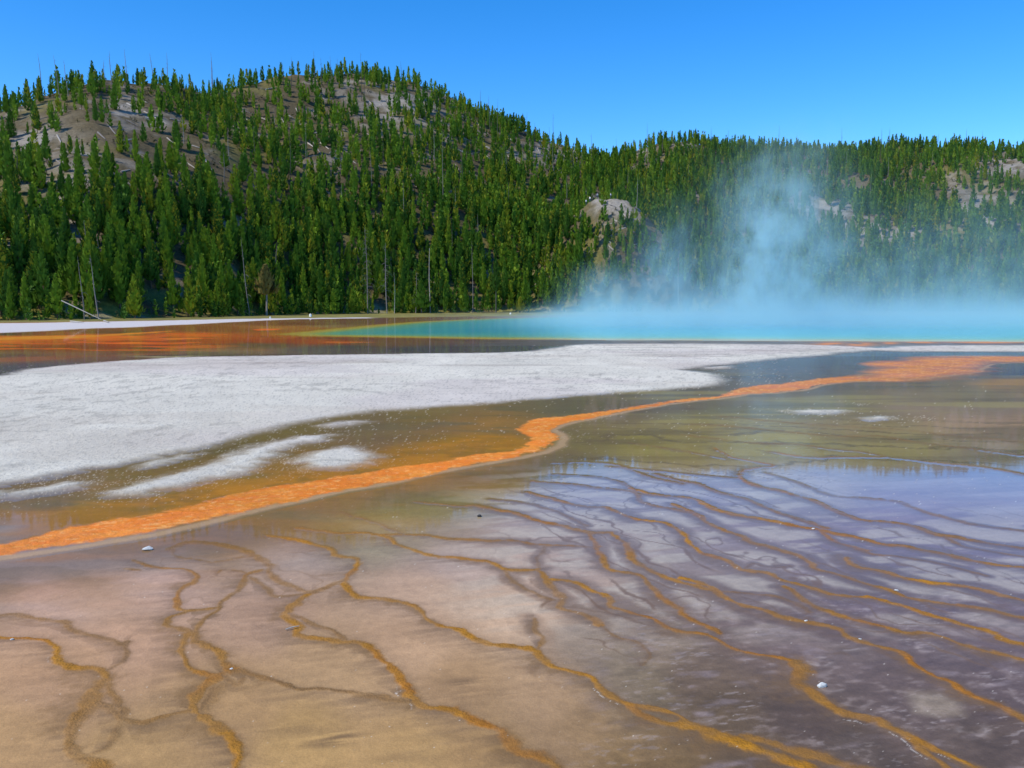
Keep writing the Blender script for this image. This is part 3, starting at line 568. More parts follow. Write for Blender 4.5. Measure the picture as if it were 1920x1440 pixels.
# ---- left shallows: hot orange bars
for P, c, a_ in (([(-100,634),(0,633),(80,630),(180,628),(250,624),(330,620),(250,627),(150,634),(0,638),(-100,640)], (206,124,30), .85), ([(-100,672),(0,671),(120,666),(220,665),(330,663),(240,668),(100,674),(-100,681)], (156,92,52), .6),
                 ([(300,635),(370,634),(370,636),(300,637)], (224,120,36), .9), ([(480,617),(516,616),(516,619),(480,620)], (220,100,40), .8), ([(600,640),(700,641),(720,643),(600,643)], (206,110,40), .8), ([(180,644),(250,641),(300,642),(230,645)], (212,104,30), .8),
                 ([(160,633),(240,629),(262,632),(200,636)], (200,96,22), .7), ([(210,666),(320,668),(420,665),(300,671)], (190,184,130), .7)):
    s_ = poly_sd(P, 6); mix(smooth(-.5, .5, s_ + (fbm(x / 1.5, y / 1.5, 3, 1) - .5) * 1.2), lin(c), a_)
lsh = smooth(560, 300, U) * smooth(622, 628, Vv) * smooth(662, 655, Vv)
mix(lsh * smooth(.5, .66, fbm(x / 3, y / 1.2, 4, 4)), lin((200, 96, 14)), .55)
# far shore: white strip and sedge
FS = [(-300,613),(0,606),(200,603),(350,600),(430,598),(560,596.5),(700,595),(700,596.5),(560,598.5),(520,600),(400,606),(300,611),(150,617),(0,624),(-300,638),(-1000,680),(-1000,640)]
s_ = poly_sd(FS, 10); fm = smooth(-1.2, 1.2, s_ + (fbm(x / 3, y / 6, 4, 2) - .5) * 3); mix(fm, lin((196, 190, 186)) ); wet *= 1 - fm; grain = np.maximum(grain, fm)
gs = smooth(0, 3, y - np.interp(U, [-300, 0, 200, 430, 560, 700, 900, 1100, 2000], [95, 103, 112, 126, 130, 138, 155, 170, 170])) 
gcol = lin((118, 112, 58))[None] * (.55 + .9 * fbm(x / 2, y / 4, 4, 6))[:, None]; gcol = gcol * (1 + .25 * smooth(.5, .62, fbm(x / 5, y / 2, 3, 2)))[:, None]; gsm = gs * (1 - fm); mix(gsm, gcol); wet *= 1 - gsm; grain = np.maximum(grain, gsm)

# ---- great pool
PO = [(515,627),(560,622),(620,616.5),(700,609),(780,603),(880,598.5),(1000,595.5),(1200,593),(1600,592),(2300,592),(2300,644),(1920,641.5),(1600,640),(1300,638.5),(1100,637.5),(900,636),(760,633.5),(640,631.5),(560,630.5)]
sp_ = poly_sd(PO, 12)
psd = sp_ + (fbm(x / 4, y / 4, 3, 2) - .5) * .8
rim = smooth(-.3, .6, psd)
ramp = np.clip(psd, 0, 40)
stops = [(0, (214,172,72)), (1.7, (214,190,92)), (2.9, (172,194,112)), (4.2, (124,190,152)), (8, (88,184,172)), (15, (62,172,184)), (40, (46,156,188))]
pc = np.stack([np.interp(ramp, [s[0] for s in stops], lin([s[1] for s in stops])[:, k]) for k in range(3)], 1)
bri = np.exp(-np.abs(np.minimum(psd, 0)) / 2.2) * (1 - rim) * (Vv > 600)
mix(bri * smooth(1000, 500, U) , lin((150, 96, 30)), .6)
sh_ = (smooth(668, 660, Vv) * smooth(700, 450, U) * (1 - fm) * (1 - gsm))[:, None]; col = col * (1 + sh_ * np.array([.75, .80, .3]))
wet = np.where(Vv < 668, .62 * (1 - cm) * (1 - fm) * (1 - gsm), wet)
wet = wet * (1 - .6 * smooth(800, 1000, U) * smooth(652, 646, Vv))
blk = smooth(1.2, .2, np.abs(psd + 2.6)) * (fbm(x / .6, y / .6, 2, 3) > .5) * (Vv > 630); mix(blk, lin((70, 58, 46)), .6)
for (u, v, ru, rv) in ((1560, 645, 30, 2.5), (1610, 646, 26, 3.5), (1670, 643, 12, 2), (1730, 642, 40, 1.5), (1850, 642, 60, 1.5)):
    mix(np.exp(-((U - u) / ru) ** 2 - ((Vv - v) / rv) ** 2) * smooth(.3, .55, fbm(x / 1.5, y / 2.5, 3, 2)) * (1 - rim) * 1.4, lin((214, 124, 40)), .9)
mix(rim, pc)
zz = np.where(rim > .2, 0, zz); wet = np.where(rim > .5, 1, wet)
ispool = rim > .5; isor = (mo > .5) & ~ispool; iscr = (cm > .5) & ~ispool & ~isor
zz += (rg > 100) * -.0
GV = np.stack([x, y, zz], 1)
nv, nu = len(vs), len(us); gi = np.arange(n).reshape(nv, nu)
GQ = np.stack([gi[:-1, :-1], gi[:-1, 1:], gi[1:, 1:], gi[1:, :-1]], -1).reshape(-1, 4)
cls = np.where(ispool, 1, np.where(isor, 2, np.where(iscr, 3, np.where((gsm > .5), 4, 0))))[GQ[:, 0]]
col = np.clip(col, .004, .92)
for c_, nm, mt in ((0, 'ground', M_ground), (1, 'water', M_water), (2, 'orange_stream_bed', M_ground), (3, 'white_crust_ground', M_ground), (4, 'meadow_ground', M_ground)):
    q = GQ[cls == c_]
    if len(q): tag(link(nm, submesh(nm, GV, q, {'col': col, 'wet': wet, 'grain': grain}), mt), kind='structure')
# wide plain under and around everything
S = 4000; m_, nt, b = newmat('plain_soil'); b.inputs['Roughness'].default_value = .95
tc = N(nt, 'ShaderNodeNewGeometry'); f = noise(nt, tc.outputs['Position'], .4, 6, .6)
cr = N(nt, 'ShaderNodeValToRGB'); cr.color_ramp.elements[0].color = (.16, .12, .08, 1); cr.color_ramp.elements[1].color = (.40, .36, .30, 1)
L(nt, f, cr.inputs[0]); L(nt, cr.outputs[0], b.inputs['Base Color'])
mb = MB(); mb.v = [(-S, -S, -.4), (S, -S, -.4), (S, S, -.4), (-S, S, -.4)]; mb.f = [(0, 1, 2, 3)]
tag(link('ground', mb.mesh('ground'), m_), kind='structure')
# apron behind and beside the flat so the near ground goes on past the frame
print('ground done', time.time() - T0)

# ------------------------------------------------------------------ trees
def crown_np(rng, Ht, nt_, size, wide, base, droop=.35):
    """needle sprays spread through a conical pine crown."""
    vs_, fs_ = [], []
    lobes = [(rng.random() * 6.28, rng.random()) for _ in range(14)]
    for i in range(nt_):
        t = rng.random() ** .85; zc = Ht * (base + (1 - base) * t)
        prof = (min(t / .12, 1) ** .6) * (1 - t) ** .72 + .04
        a = rng.random() * 6.2832
        lobe = 1 + .28 * math.sin(a * 3 + t * 23 + lobes[0][0]) + .22 * math.sin(a * 2 - t * 41 + lobes[1][0])
        rr_ = wide * prof * lobe * (.35 + .65 * rng.random() ** .5)
        c = np.array([rr_ * math.cos(a), rr_ * math.sin(a), zc - rr_ * .15 + (rng.random() - .5) * .25])
        o = np.array([math.cos(a) * .45 + (rng.random() - .5) * .5, math.sin(a) * .45 + (rng.random() - .5) * .5, .7 + .5 * rng.random()]); o /= np.linalg.norm(o)
        s = np.array([-math.sin(a), math.cos(a), (rng.random() - .5) * .9]); s /= np.linalg.norm(s)
        L_ = size * (.6 + .8 * rng.random()) * (.6 + .6 * (1 - t)); W_ = L_ * .50
        b0 = len(vs_)
        vs_ += [c - s * W_ * .6 - o * L_ * .4, c + s * W_ * .6 - o * L_ * .4, c + s * W_ * .35 + o * L_ * .6, c - s * W_ * .35 + o * L_ * .6]
        fs_.append((b0, b0 + 1, b0 + 2, b0 + 3))
    b0 = len(vs_)                    # leader
    vs_ += [np.array(p) for p in ((-.12, 0, Ht * .93), (.12, 0, Ht * .93), (.03, 0, Ht * 1.02), (-.03, 0, Ht * 1.02))]; fs_.append((b0, b0 + 1, b0 + 2, b0 + 3))
    return np.array(vs_), np.array(fs_)
rg2 = random.Random(3)
HI = []; 
for k in range(7):
    rgk = np.random.default_rng(100 + k)
    V_, Q_ = crown_np(rgk, 10, 620, .74, 1.15 + .55 * rgk.random(), .04 + .16 * rgk.random())
    me = mesh_np('crown', V_, Q_, False, {'tint': np.repeat(rgk.random(len(Q_)) * .22, 4)}); me.materials.append(M_leaf)
    mb = MB(); mb.tube([(0, 0, -.8), (0, 0, 3), (.05, 0, 9.4)], [.16, .12, .03], 6); mt_ = mb.mesh('trunk'); mt_.materials.append(M_bark)
    HI.append((me, mt_))
LO = []
for k in range(9):
    rgk = np.random.default_rng(200 + k); V_, Q_ = crown_np(rgk, 10, 84, 1.45, 1.15 + .6 * rgk.random(), .02 + .1 * rgk.random()); LO.append((V_, Q_))

# candidate positions over the slopes
def density(u, v, hgt, xx, yy):
    """how closely trees stand, 0..1"""
    clump = fbm(xx / 16, yy / 16, 3, 4)
    up = smooth(430, 280, v)         # 1 high on the slope
    d = 1.0 - up * .34
    d = d * (.62 + .7 * smooth(.38, .60, clump)) 
    left = smooth(420, 200, u); d = d * (1 - .22 * left * smooth(480, 400, v))
    rightup = smooth(1050, 1200, u) * smooth(330, 290, v); d = d + rightup * .4
    d = d * (1 - .75 * smooth(1440, 1520, u) * smooth(480, 430, v) * smooth(300, 330, v) * smooth(.47, .56, fbm(xx / 22, yy / 30, 3, 6)))
    gp = smooth(.50, .60, fbm(xx / 18, yy / 26, 4, 7)) * smooth(470, 380, v); d = d * (1 - .62 * gp) * (1 - .22 * smooth(420, 300, v) * (u < 1100))
    d = np.where(np.hypot(xx - 34, yy - 268) < 30, .95, d)
    return np.clip(d, 0, 1)
cand = []
NT = 74000
au_ = R.uniform(-.64, .64, NT); rr_ = np.sqrt(R.uniform(112 ** 2, 545 ** 2, NT))
tx = rr_ * np.sin(au_) / np.cos(au_) ; ty = rr_.copy()
fz = np.interp(au_, FT[:, 0], FT[:, 1])
tz, tl = height(tx, ty); tu, tv = proj(tx, ty, tz)
DL = np.interp(au_, RL[:, 0], RL[:, 2]); DR = np.interp(au_, RR[:, 0], RR[:, 2])
okb = (ty > fz - 1) & (tu > -140) & (tu < 2060) & (ty < np.maximum(DL * 1.04, DR * 1.04 * (tu > 850)))& (R.random(NT) < 1.0 - .22 * smooth(420, 250, tv) * smooth(1150, 1000, tu) - .08 * smooth(450, 200, tu) * smooth(520, 400, tv)) 
dens = density(tu, tv, tz, tx, ty)
# keep bare the rock patches, the clearing at the lake side and the knoll
bare = np.zeros(NT)
for (u, v, ru, rv, a_) in ((140, 340, 24, 70, .6), (240, 205, 34, 26, .85), (290, 228, 34, 14, .8), (470, 430, 55, 16, .95), (1150, 392, 62, 24, .9), (1080, 412, 40, 22, .7), (1185, 430, 40, 18, .5), (1560, 410, 80, 46, .93), (1660, 450, 60, 40, .85), (1890, 315, 70, 26, .93), (1800, 370, 60, 22, .7), (1480, 320, 30, 14, .6), (1700, 340, 40, 14, .5), (620, 240, 60, 16, .5), (400, 330, 36, 18, .6), (760, 360, 60, 16, .6), (230, 400, 30, 20, .5), (1215, 292, 30, 14, .85),
                        (30, 262, 50, 24, .6), (1285, 275, 30, 12, .8), (760, 215, 110, 60, .35), (1000, 290, 90, 34, .6), (820, 340, 90, 20, .6), (520, 330, 60, 16, .5), (900, 585, 120, 12, .55), (215, 585, 130, 16, .9), (315, 560, 50, 22, .8), (880, 562, 90, 22, .92), (430, 180, 60, 12, .5), (480, 480, 30, 14, .4),(350, 500, 60, 25, .5),(280,455,24,16,.8),(1500,395,40,25,.4),(1750,420,80,40,.35)):
    bare = np.maximum(bare, a_ * np.exp(-(((tu - u) / ru) ** 2 + ((tv - v) / rv) ** 2) ** 1.5))
bare = np.maximum(bare, .96 * ((np.hypot((tx - 33) / 15, (ty - 265) / 13) < 1) & (tv < 410)))
front = (ty < fz + 9)
keep = okb & (R.random(NT) < dens * (1 - bare) * .92)
tx, ty, tz, tu, tv, fzk = (a[keep] for a in (tx, ty, tz, tu, tv, fz))
# thin pairs that stand inside one another
grid = {}; sel = []
order = np.argsort(ty)
for i in order:
    key = (int(tx[i] // 2.0), int(ty[i] // 2.0))
    if key in grid: continue
    grid[key] = i; sel.append(i)
sel = np.array(sel); tx, ty, tz, tu, tv, fzk = (a[sel] for a in (tx, ty, tz, tu, tv, fzk))
nt2 = len(tx); up = smooth(470, 250, tv)
th = (8.2 - 2.1 * up) * (.45 + .85 * R.random(nt2) ** 1.15); th = np.where(ty < fzk + 6, th * .72, th)
th = np.where(R.random(nt2) < .10, th * .55, th)
kn = (np.abs(tu - 1135) < 80) & (ty > 236) & (ty < 285) & (tv < 450); th = np.where(kn, th * .8, th)
print('trees', nt2, time.time() - T0)
# visible size of each: walk outwards from the camera, column by column
_, ttop = proj(tx, ty, tz + th); hpx = tv - ttop; wpx = th * .30 / ty * F
sky = np.full(260, 700.0); vis = np.zeros(nt2)
for i in np.argsort(ty):
    c0 = int((tu[i] - wpx[i] / 2 + 140) / 9); c1 = int((tu[i] + wpx[i] / 2 + 140) / 9) + 1
    c0 = max(c0, 0); c1 = min(max(c1, c0 + 1), 260)
    s = sky[c0:c1]
    if len(s) == 0: continue
    inside = 1.0 if 0 < tu[i] < 1920 else .0
    vis[i] = np.clip(np.minimum(s, tv[i]) - ttop[i], 0, None).mean() * wpx[i] * inside
    sky[c0:c1] = np.minimum(s, ttop[i] + hpx[i] * .25)
big_ = set(np.argsort(-vis)[:292].tolist())
# the rest of the wood: one mass
VV, QQ, TT, off = [], [], [], 0
for i in range(nt2):
    if i in big_: continue
    V_, Q_ = LO[i % 9]; s = th[i] / 10; a = R.random() * 6.283; ca, sa = math.cos(a) * s, math.sin(a) * s; wd = .85 + .4 * R.random()
    P = np.empty_like(V_); P[:, 0] = (V_[:, 0] * ca - V_[:, 1] * sa) * wd + tx[i]; P[:, 1] = (V_[:, 0] * sa + V_[:, 1] * ca) * wd + ty[i]; P[:, 2] = V_[:, 2] * s + tz[i]
    VV.append(P); QQ.append(Q_ + off); off += len(V_)
    TT.append(np.repeat(R.random(len(Q_)) * .16, 4) + R.random())
VV = np.concatenate(VV); QQ = np.concatenate(QQ); TT = np.concatenate(TT)
fo = link('pine_forest', mesh_np('pine_forest', VV, QQ, False, {'tint': TT}), M_leaf)
tag(fo, 'green pine forest covering both hills behind the pool', 'forest', kind='stuff')
print('forest', len(QQ), time.time() - T0)

NB = 9000
ba = R.uniform(-.62, .62, NB); br_ = np.sqrt(R.uniform(112 ** 2, 470 ** 2, NB)); bx = br_ * np.tan(ba); by = br_
nbf = 300; fa = R.uniform(-.60, .30, nbf); ff_ = np.interp(fa, FT[:, 0], FT[:, 1]) + R.uniform(-2.5, 4, nbf); bx = np.concatenate([bx, ff_ * np.tan(fa)]); by = np.concatenate([by, ff_])
bz = height(bx, by)[0]; bu, bv = proj(bx, by, bz); fzb = np.interp(np.arctan2(bx, by), FT[:, 0], FT[:, 1]); isf = np.arange(len(bx)) >= NB
bz = np.where(by < fzb, 0, bz)
clr = ((bu > 105) & (bu < 350)) | ((bu > 820) & (bu < 960)); isf = isf & ~(clr & (R.random(len(bu)) < .7))
kb = np.nonzero((isf | ((by > fzb + 2) & (fbm(bx / 7, by / 7, 3, 2) > .44))) & (bu > -60) & (bu < 1990))[0]
VV, QQ, TT, off = [], [], [], 0
for i in kb:
    V_, Q_ = LO[i % 9]; m_ = 16 if not isf[i] else 40; V_ = V_[:m_ * 4]; Q_ = Q_[:m_]
    sz_ = R.uniform(.5, 1.3) if not isf[i] else R.uniform(.9, 3.2); a = R.random() * 6.283; wd = sz_ * (.34 if not isf[i] else .14)
    P = np.empty_like(V_); P[:, 0] = (V_[:, 0] * math.cos(a) - V_[:, 1] * math.sin(a)) * wd + bx[i]; P[:, 1] = (V_[:, 0] * math.sin(a) + V_[:, 1] * math.cos(a)) * wd + by[i]; P[:, 2] = V_[:, 2] * sz_ / 10 + bz[i]
    VV.append(P); QQ.append(Q_ + off); off += len(V_); TT.append(np.repeat(R.random(len(Q_)) * .1, 4) + (.88 if isf[i] else .45) + R.random() * .1)
M_brush = simple('slope_brush', (.075, .085, .025), .9, 2, .5)
tt_b = np.concatenate(TT); bm_ = mesh_np('brush', np.concatenate(VV), np.concatenate(QQ), False, {'tint': tt_b}); bm_.materials.append(M_leaf); bm_.materials.append(M_brush)
mi = (R.random(len(bm_.polygons)) < .0).astype(np.int32); nq = np.concatenate([np.full(len(q), 0 if isf[i] else 1, np.int32) for i, q in zip(kb, QQ)]); bm_.polygons.foreach_set('material_index', nq[:len(bm_.polygons)])
tag(link('brush', bm_), 'low brush on the slopes and saplings along the foot of the wood', 'brush', kind='stuff')
ORD = 'first second third fourth fifth sixth seventh eighth ninth tenth eleventh twelfth thirteenth fourteenth fifteenth sixteenth seventeenth eighteenth nineteenth twentieth'.split()
def ordw(k):
    n_ = k + 1; tens = {3: 'thirt', 4: 'fort', 5: 'fift', 6: 'sixt', 7: 'sevent', 8: 'eight', 9: 'ninet'}
    if n_ > 30: return tens[n_ // 10] + 'ieth' if n_ % 10 == 0 else tens[n_ // 10] + 'y-' + ORD[n_ % 10 - 1]
    return ORD[k] if k < 20 else ('twenty-' + ORD[k - 20]) if k < 29 else ('thirty-' + ORD[max(k - 30, 0)] if k > 29 else 'thirtieth')
SECT = [(0, 95, 'left of the white fallen log'), (95, 200, 'behind the white fallen log'), (200, 330, 'by the grassy gap'), (330, 455, 'between grassy gap and leaning snag'),
        (455, 560, 'around the brown-crowned pine'), (560, 680, 'between brown-crowned pine and twin snags'), (680, 800, 'around the twin grey snags'), (800, 900, 'behind the rail fence'),
        (900, 1010, 'where the rail fence meets the steam'), (1010, 1150, 'behind the thin left end of the steam'), (1150, 1300, 'below the gravel overlook behind the steam'), (1300, 1400, 'just left of the tall steam plume'),
        (1400, 1520, 'behind the tall steam plume'), (1520, 1680, 'right of the tall steam plume'), (1680, 1800, 'behind low steam toward the right'), (1800, 1921, 'behind the steam at the right edge')]
groups_ = {}
for i in big_:
    k = next((j for j, s in enumerate(SECT) if s[0] <= tu[i] < s[1]), len(SECT) - 1)
    rk = 0 if ty[i] < fzk[i] + 7 else 1 if ty[i] < fzk[i] + 28 else 2
    groups_.setdefault((k, rk), []).append(i)
RK = ['front row', 'second row', 'upslope']
first = True
for (k, rk), mem in sorted(groups_.items()):
    mem.sort(key=lambda i: tu[i])
    for j, i in enumerate(mem):
        t = empty('pine_tree', (tx[i], ty[i], tz[i]), R.random() * 6.283, th[i] / 10)
        me, mt_ = HI[i % 7]
        c = bpy.data.objects.new('crown', me); COL.objects.link(c); c.parent = t; w = .88 + .35 * R.random(); c.scale = (w, w, 1)
        c = bpy.data.objects.new('trunk', mt_); COL.objects.link(c); c.parent = t
        where = ('in the %s' % RK[rk]) if rk < 2 else 'on the slope'
        szw = 'tall' if th[i] > 10.5 else 'small' if th[i] < 6 else 'green'
        tag(t, '%s %s pine, %s, %s' % (ordw(j), szw, RK[rk], SECT[k][2]), 'pine tree', 'pines nearest the pool')

# distinctive trees at the water's edge
def snag(u, vb, vt, lean=0, mat=M_dead, lab=None, branches=14, r0=.17, P=None, broken=False, grp='bare dead trees', brl=.8):
    P = P or hit(u, vb)
    if P is None: return None
    D = P[1]; hh = max(H + D * math.tan(math.atan((720 - vt) / F) - PITCH) - P[2], 3.0)
    t = empty('dead_tree', P)
    rb = random.Random(int(u * 7 + vb)); mb = MB()
    pts = [(lean * hh * q + .12 * math.sin(q * 5 + u), .1 * math.sin(q * 4 + u * .3), hh * q - (.6 if q == 0 else 0)) for q in (0, .25, .5, .75, 1)]
    mb.tube(pts, [r0 * .8, r0 * .68, r0 * .52, r0 * .36, r0 * (.3 if broken else .10)], 6)
    o = link('trunk', mb.mesh('trunk'), mat, t)
    if branches:
        mb = MB()
        for _ in range(branches):
            q = .25 + .72 * rb.random(); a = rb.random() * 6.28; l = brl * (.4 + rb.random()) * (1.25 - q)
            px_, pz_ = lean * hh * q, hh * q
            mb.tube([(px_, 0, pz_), (px_ + l * .6 * math.cos(a), l * .6 * math.sin(a), pz_ - l * .05), (px_ + l * math.cos(a), l * math.sin(a), pz_ - l * .45)], [.035, .025, .012], 4)
        link('branch', mb.mesh('branch'), mat, t)['kind'] = 'stuff'
    tag(t, lab, 'dead tree', grp); return t
NEAR = [(690, 588, 425, -.02, M_dead, 'tall grey dead pine with drooping bare branches, left of the twin pair', 60, .22, False, 2.4), (725, 588, 455, -.01, M_dead, 'grey dead pine with ragged bare branches, right of the twin pair', 50, .2, False, 2.0),
        (468, 589, 445, -.09, M_dead, 'pale bare trunk leaning left just left of the brown-crowned pine', 16, .15, False, 1.2), (806, 540, 465, 0, M_log, 'short white broken trunk standing among the dark pines', 6, .22, True, .6),
        (185, 600, 478, -.11, M_dead, 'grey bare trunk leaning left above the white fallen log', 10, .13, False, .8), (157, 602, 480, -.05, M_dead, 'thin grey upright bare trunk behind the white fallen log', 8, .11, False, .8),
        (886, 584, 452, .0, M_dead, 'thin dark bare trunk rising behind the rail fence', 14, .14, False, 1), (1271, 570, 470, 0, M_dead, 'thin pale bare trunk above the steam below the overlook', 8, .16, False, .8),
        (779, 584, 510, .05, M_dead, 'grey dead pine with tangled bare branches beside the dark pines', 30, .16, False, 1.6), (740, 586, 510, .0, M_log, 'slim pale bare trunk right of the twin grey snags', 8, .12, False, .7)]
def edge_pt(u, vb=0, back=1.5):      # a point on the flat shore just in front of the wood
    a = az(u); D = float(np.interp(a, FT[:, 0], FT[:, 1])) - back; return (D * math.tan(a), D, 0.)
for u, vb, vt, le, mt_, lb, nb, r0, bk, bl_ in NEAR:
    P = edge_pt(u) if vb > 575 else hit(u, vb) if u > 1000 else edge_pt(u, back=0)
    snag(u, vb, vt, le, mt_, lb, nb, r0, P, bk, 'bare dead trees at the forest edge', bl_)
RIDGE = [(80,175,100,-.06),(112,185,103,-.09),(128,180,112,-.08),(196,160,112,.02),(209,160,95,-.02),(238,150,90,-.03),(290,165,98,-.10),(313,165,98,.04),(400,172,98,-.03),(397,175,112,.03),(532,160,118,-.04),(546,165,107,.04),(590,160,95,0),(603,160,108,0),(622,165,105,-.03),(632,155,110,.02),
         (678,190,98,0),(683,200,125,.02),(753,165,115,-.02),(918,250,178,-.02),(933,262,185,0),(901,205,168,0),(988,278,210,0),(1002,280,230,0),(1030,292,238,0),(1037,300,212,0),(1110,330,250,-.03),(1132,300,272,0),(1155,300,260,0),(1213,300,230,0),(1242,292,240,0),(1333,275,238,0),(1365,276,243,0),(1460,275,236,0),(1493,278,250,0),(1577,276,238,0),(1652,275,240,0),(1667,278,238,0),(1758,275,250,0),(1811,275,240,0),(1841,275,245,0),(1198,300,262,0)]
for j, (u, vb, vt, le) in enumerate(RIDGE):
    side = 'crest of the left hill' if u < 1060 else 'saddle between the hills' if u < 1260 else 'crest of the right hill'
    mem = [q for q in RIDGE if (q[0] < 1060) == (u < 1060) and (1060 <= q[0] < 1260) == (1060 <= u < 1260)]
    k = sorted(mem).index((u, vb, vt, le))
    P = None; v_ = vb
    while P is None and v_ < 560: P = hit(u, v_); v_ += 2
    snag(u, v_ - 2, vt, le, M_char if u > 500 else M_dead, '%s bare skyline trunk from the left on the %s' % (ordw(k), side), 10, .17, P, False, 'bare trunks on the skyline', .9)
SLOPE = [(697,363,275),(830,387,240),(758,437,337),(867,343,260),(815,313,233),(1037,343,262),(1630,397,323),(1525,392,347),(1417,357,287),(1585,333,277),(545,340,250),(430,300,240),(345,270,215),(478,300,240),(575,310,235),(640,330,270),(1650,310,255),(950,345,275),(720,320,260),(855,420,350),(980,330,270),(420,345,285),(255,280,215),(905,300,240),(640,400,345),(1290,350,300),(1745,330,280),(778,290,220),(1075,330,270),(515,265,200)]
rs_ = random.Random(77)
for _ in range(40):
    u_ = rs_.uniform(20, 1880); vb_ = rs_.uniform(330, 545) if u_ < 1000 else rs_.uniform(320, 480); SLOPE.append((round(u_), round(vb_), round(vb_ - rs_.uniform(52, 98) * (1 if vb_ > 420 else .75))))
for k, (u, vb, vt) in enumerate(sorted(SLOPE)):
    snag(u, vb, vt, random.uniform(-.04, .04), M_dead if k % 3 else M_char, '%s bare trunk from the left standing on the wooded slopes' % ordw(k), 8, .14, None, False, 'bare trunks on the slopes', .8)
# the brown-crowned pine on a tall bare stem
P = edge_pt(501, back=4); t = empty('pine_tree', P); D = P[1]; hh = H + D * math.tan(math.atan((720 - 497) / F) - PITCH)
mb = MB(); mb.tube([(-.2, 0, -.5), (0, 0, hh * .5), (-.2, 0, hh * .95)], [.2, .16, .05], 7); link('trunk', mb.mesh('trunk'), M_dead, t)
rk_ = np.random.default_rng(9); V_, Q_ = crown_np(rk_, hh, 620, .8, 2.5, .46); V_[:, 0] -= .2
me = mesh_np('crown', V_, Q_, False, {'tint': np.zeros(len(V_))}); link('crown', me, M_brownleaf, t)
tag(t, 'olive-brown pine crown on a tall pale bare stem at the water edge', 'pine tree', 'pines nearest the pool')
for (u, v, hh_, w_, lb) in ((790, 586, 8.6, 2.6, 'dark bushy rounded pine just left of the white broken trunk'), (975, 582, 4.2, 1.5, 'small blue-green young spruce at the edge of the steam'), (930, 583, 14.5, 1.6, 'tall dark thin-crowned pine on a long stem behind the rail fence')):
    P = edge_pt(u, back=3); t = empty('pine_tree', P); mb = MB(); mb.tube([(0, 0, -.5), (0, 0, hh_ * .9)], [.18, .05], 6); link('trunk', mb.mesh('trunk'), M_char, t)
    V_, Q_ = crown_np(rk_, hh_, 520, .8, w_, .2 if hh_ < 12 else .45); me = mesh_np('crown', V_, Q_, False, {'tint': np.full(len(V_), .0)}); link('crown', me, M_leaf, t)
    tag(t, lb, 'pine tree', 'pines nearest the pool')
print('snags', time.time() - T0)

# ------------------------------------------------------------------ fallen logs
def log(P1, P2, r, lab, grp, mat=M_log, name='fallen_log'):
    a, b = Vector(P1), Vector(P2); c = (a + b) / 2; o_ = []
    for q in (0, .33, .66, 1):
        p = a.lerp(b, q) - c; o_.append((p.x, p.y, p.z + .03 * math.sin(q * 9)))
    mb = MB(); mb.tube(o_, [r, r * .9, r * .75, r * .45], 6)
    o = link(name, mb.mesh('fallen_log'), mat); o.location = c; tag(o, lab, 'log', grp); return o
x1, y1 = gpt(190, 601); x0, y0 = gpt(103, 601)
log((x0, y0 + 2, 2.6 + .3), (x1, y1, .15), .085, 'long white dead trunk leaning down to the pale shore', 'fallen logs by the shore')
log((*gpt(132, 604), .12), (*gpt(156, 606), .12), .10, 'short white log lying on the pale shore under the leaning trunk', 'fallen logs by the shore')
log((*gpt(195, 603), .12), (*gpt(204, 605.5), .12), .11, 'stubby white log at the foot of the leaning trunk', 'fallen logs by the shore')
HL = [((238,196),(285,222)),((270,210),(312,234)),((262,188),(276,194)),((115,275),(140,310)),((240,346),(252,357)),((385,302),(397,321)),((412,305),(420,311)),((425,318),(450,337)),((310,342),(319,350)),((330,345),(339,350)),((405,380),(412,385)),((425,390),(450,402)),((455,400),(480,410)),((395,180),(430,198)),((585,206),(592,215)),
      ((690,190),(706,205)),((700,168),(730,198)),((715,197),(724,208)),((705,225),(725,237)),((980,250),(1030,280)),((1000,262),(1045,290)),((1010,262),(1058,288)),((940,300),(948,312)),((965,280),(975,292)),((1208,280),(1232,300)),((1240,400),(1258,416)),((1165,398),(1172,408)),((1185,405),(1191,416)),((430,415),(470,428)),((900,270),(925,284)),((850,250),(880,264)),
      ((1500,405),(1516,398)),((1618,415),(1626,400)),((735,355),(755,366)),((760,372),(785,378)),((160,345),(200,352)),((150,205),(175,215)),((100,455),(130,452)),((240,445),(280,442)),((560,235),(575,246)),((520,300),(535,310)),((620,260),(636,268)),((655,300),(668,309)),((705,300),(712,318)),((80,340),(93,350)),((60,250),(90,262))]
rl = random.Random(21); extra = []
for _ in range(230):
    z_ = rl.choice([(150, 190, 480, 420), (480, 160, 1000, 330), (480, 160, 1000, 330), (90, 200, 320, 480), (880, 220, 1100, 320), (1500, 290, 1900, 450), (1130, 380, 1260, 470), (540, 280, 900, 380)])
    u = rl.uniform(z_[0], z_[2]); v = rl.uniform(z_[1], z_[3]); l = rl.uniform(10, 26); a = rl.choice([.5, .6, .7, .3, -.2, 1.0]) + rl.uniform(-.15, .15)
    extra.append(((u, v), (u + l * math.cos(a), v + l * math.sin(a))))
nl = 0; LG = []
for a, b in HL + extra:
    A_, B_ = hit(*a), hit(*b)
    if A_ is None or B_ is None: continue
    dl = math.dist(A_, B_)
    if dl > 17 or dl < 1.2: continue
    LG.append((a, b, A_, B_))
LG.sort(key=lambda q: q[0][0])
cnt = {}
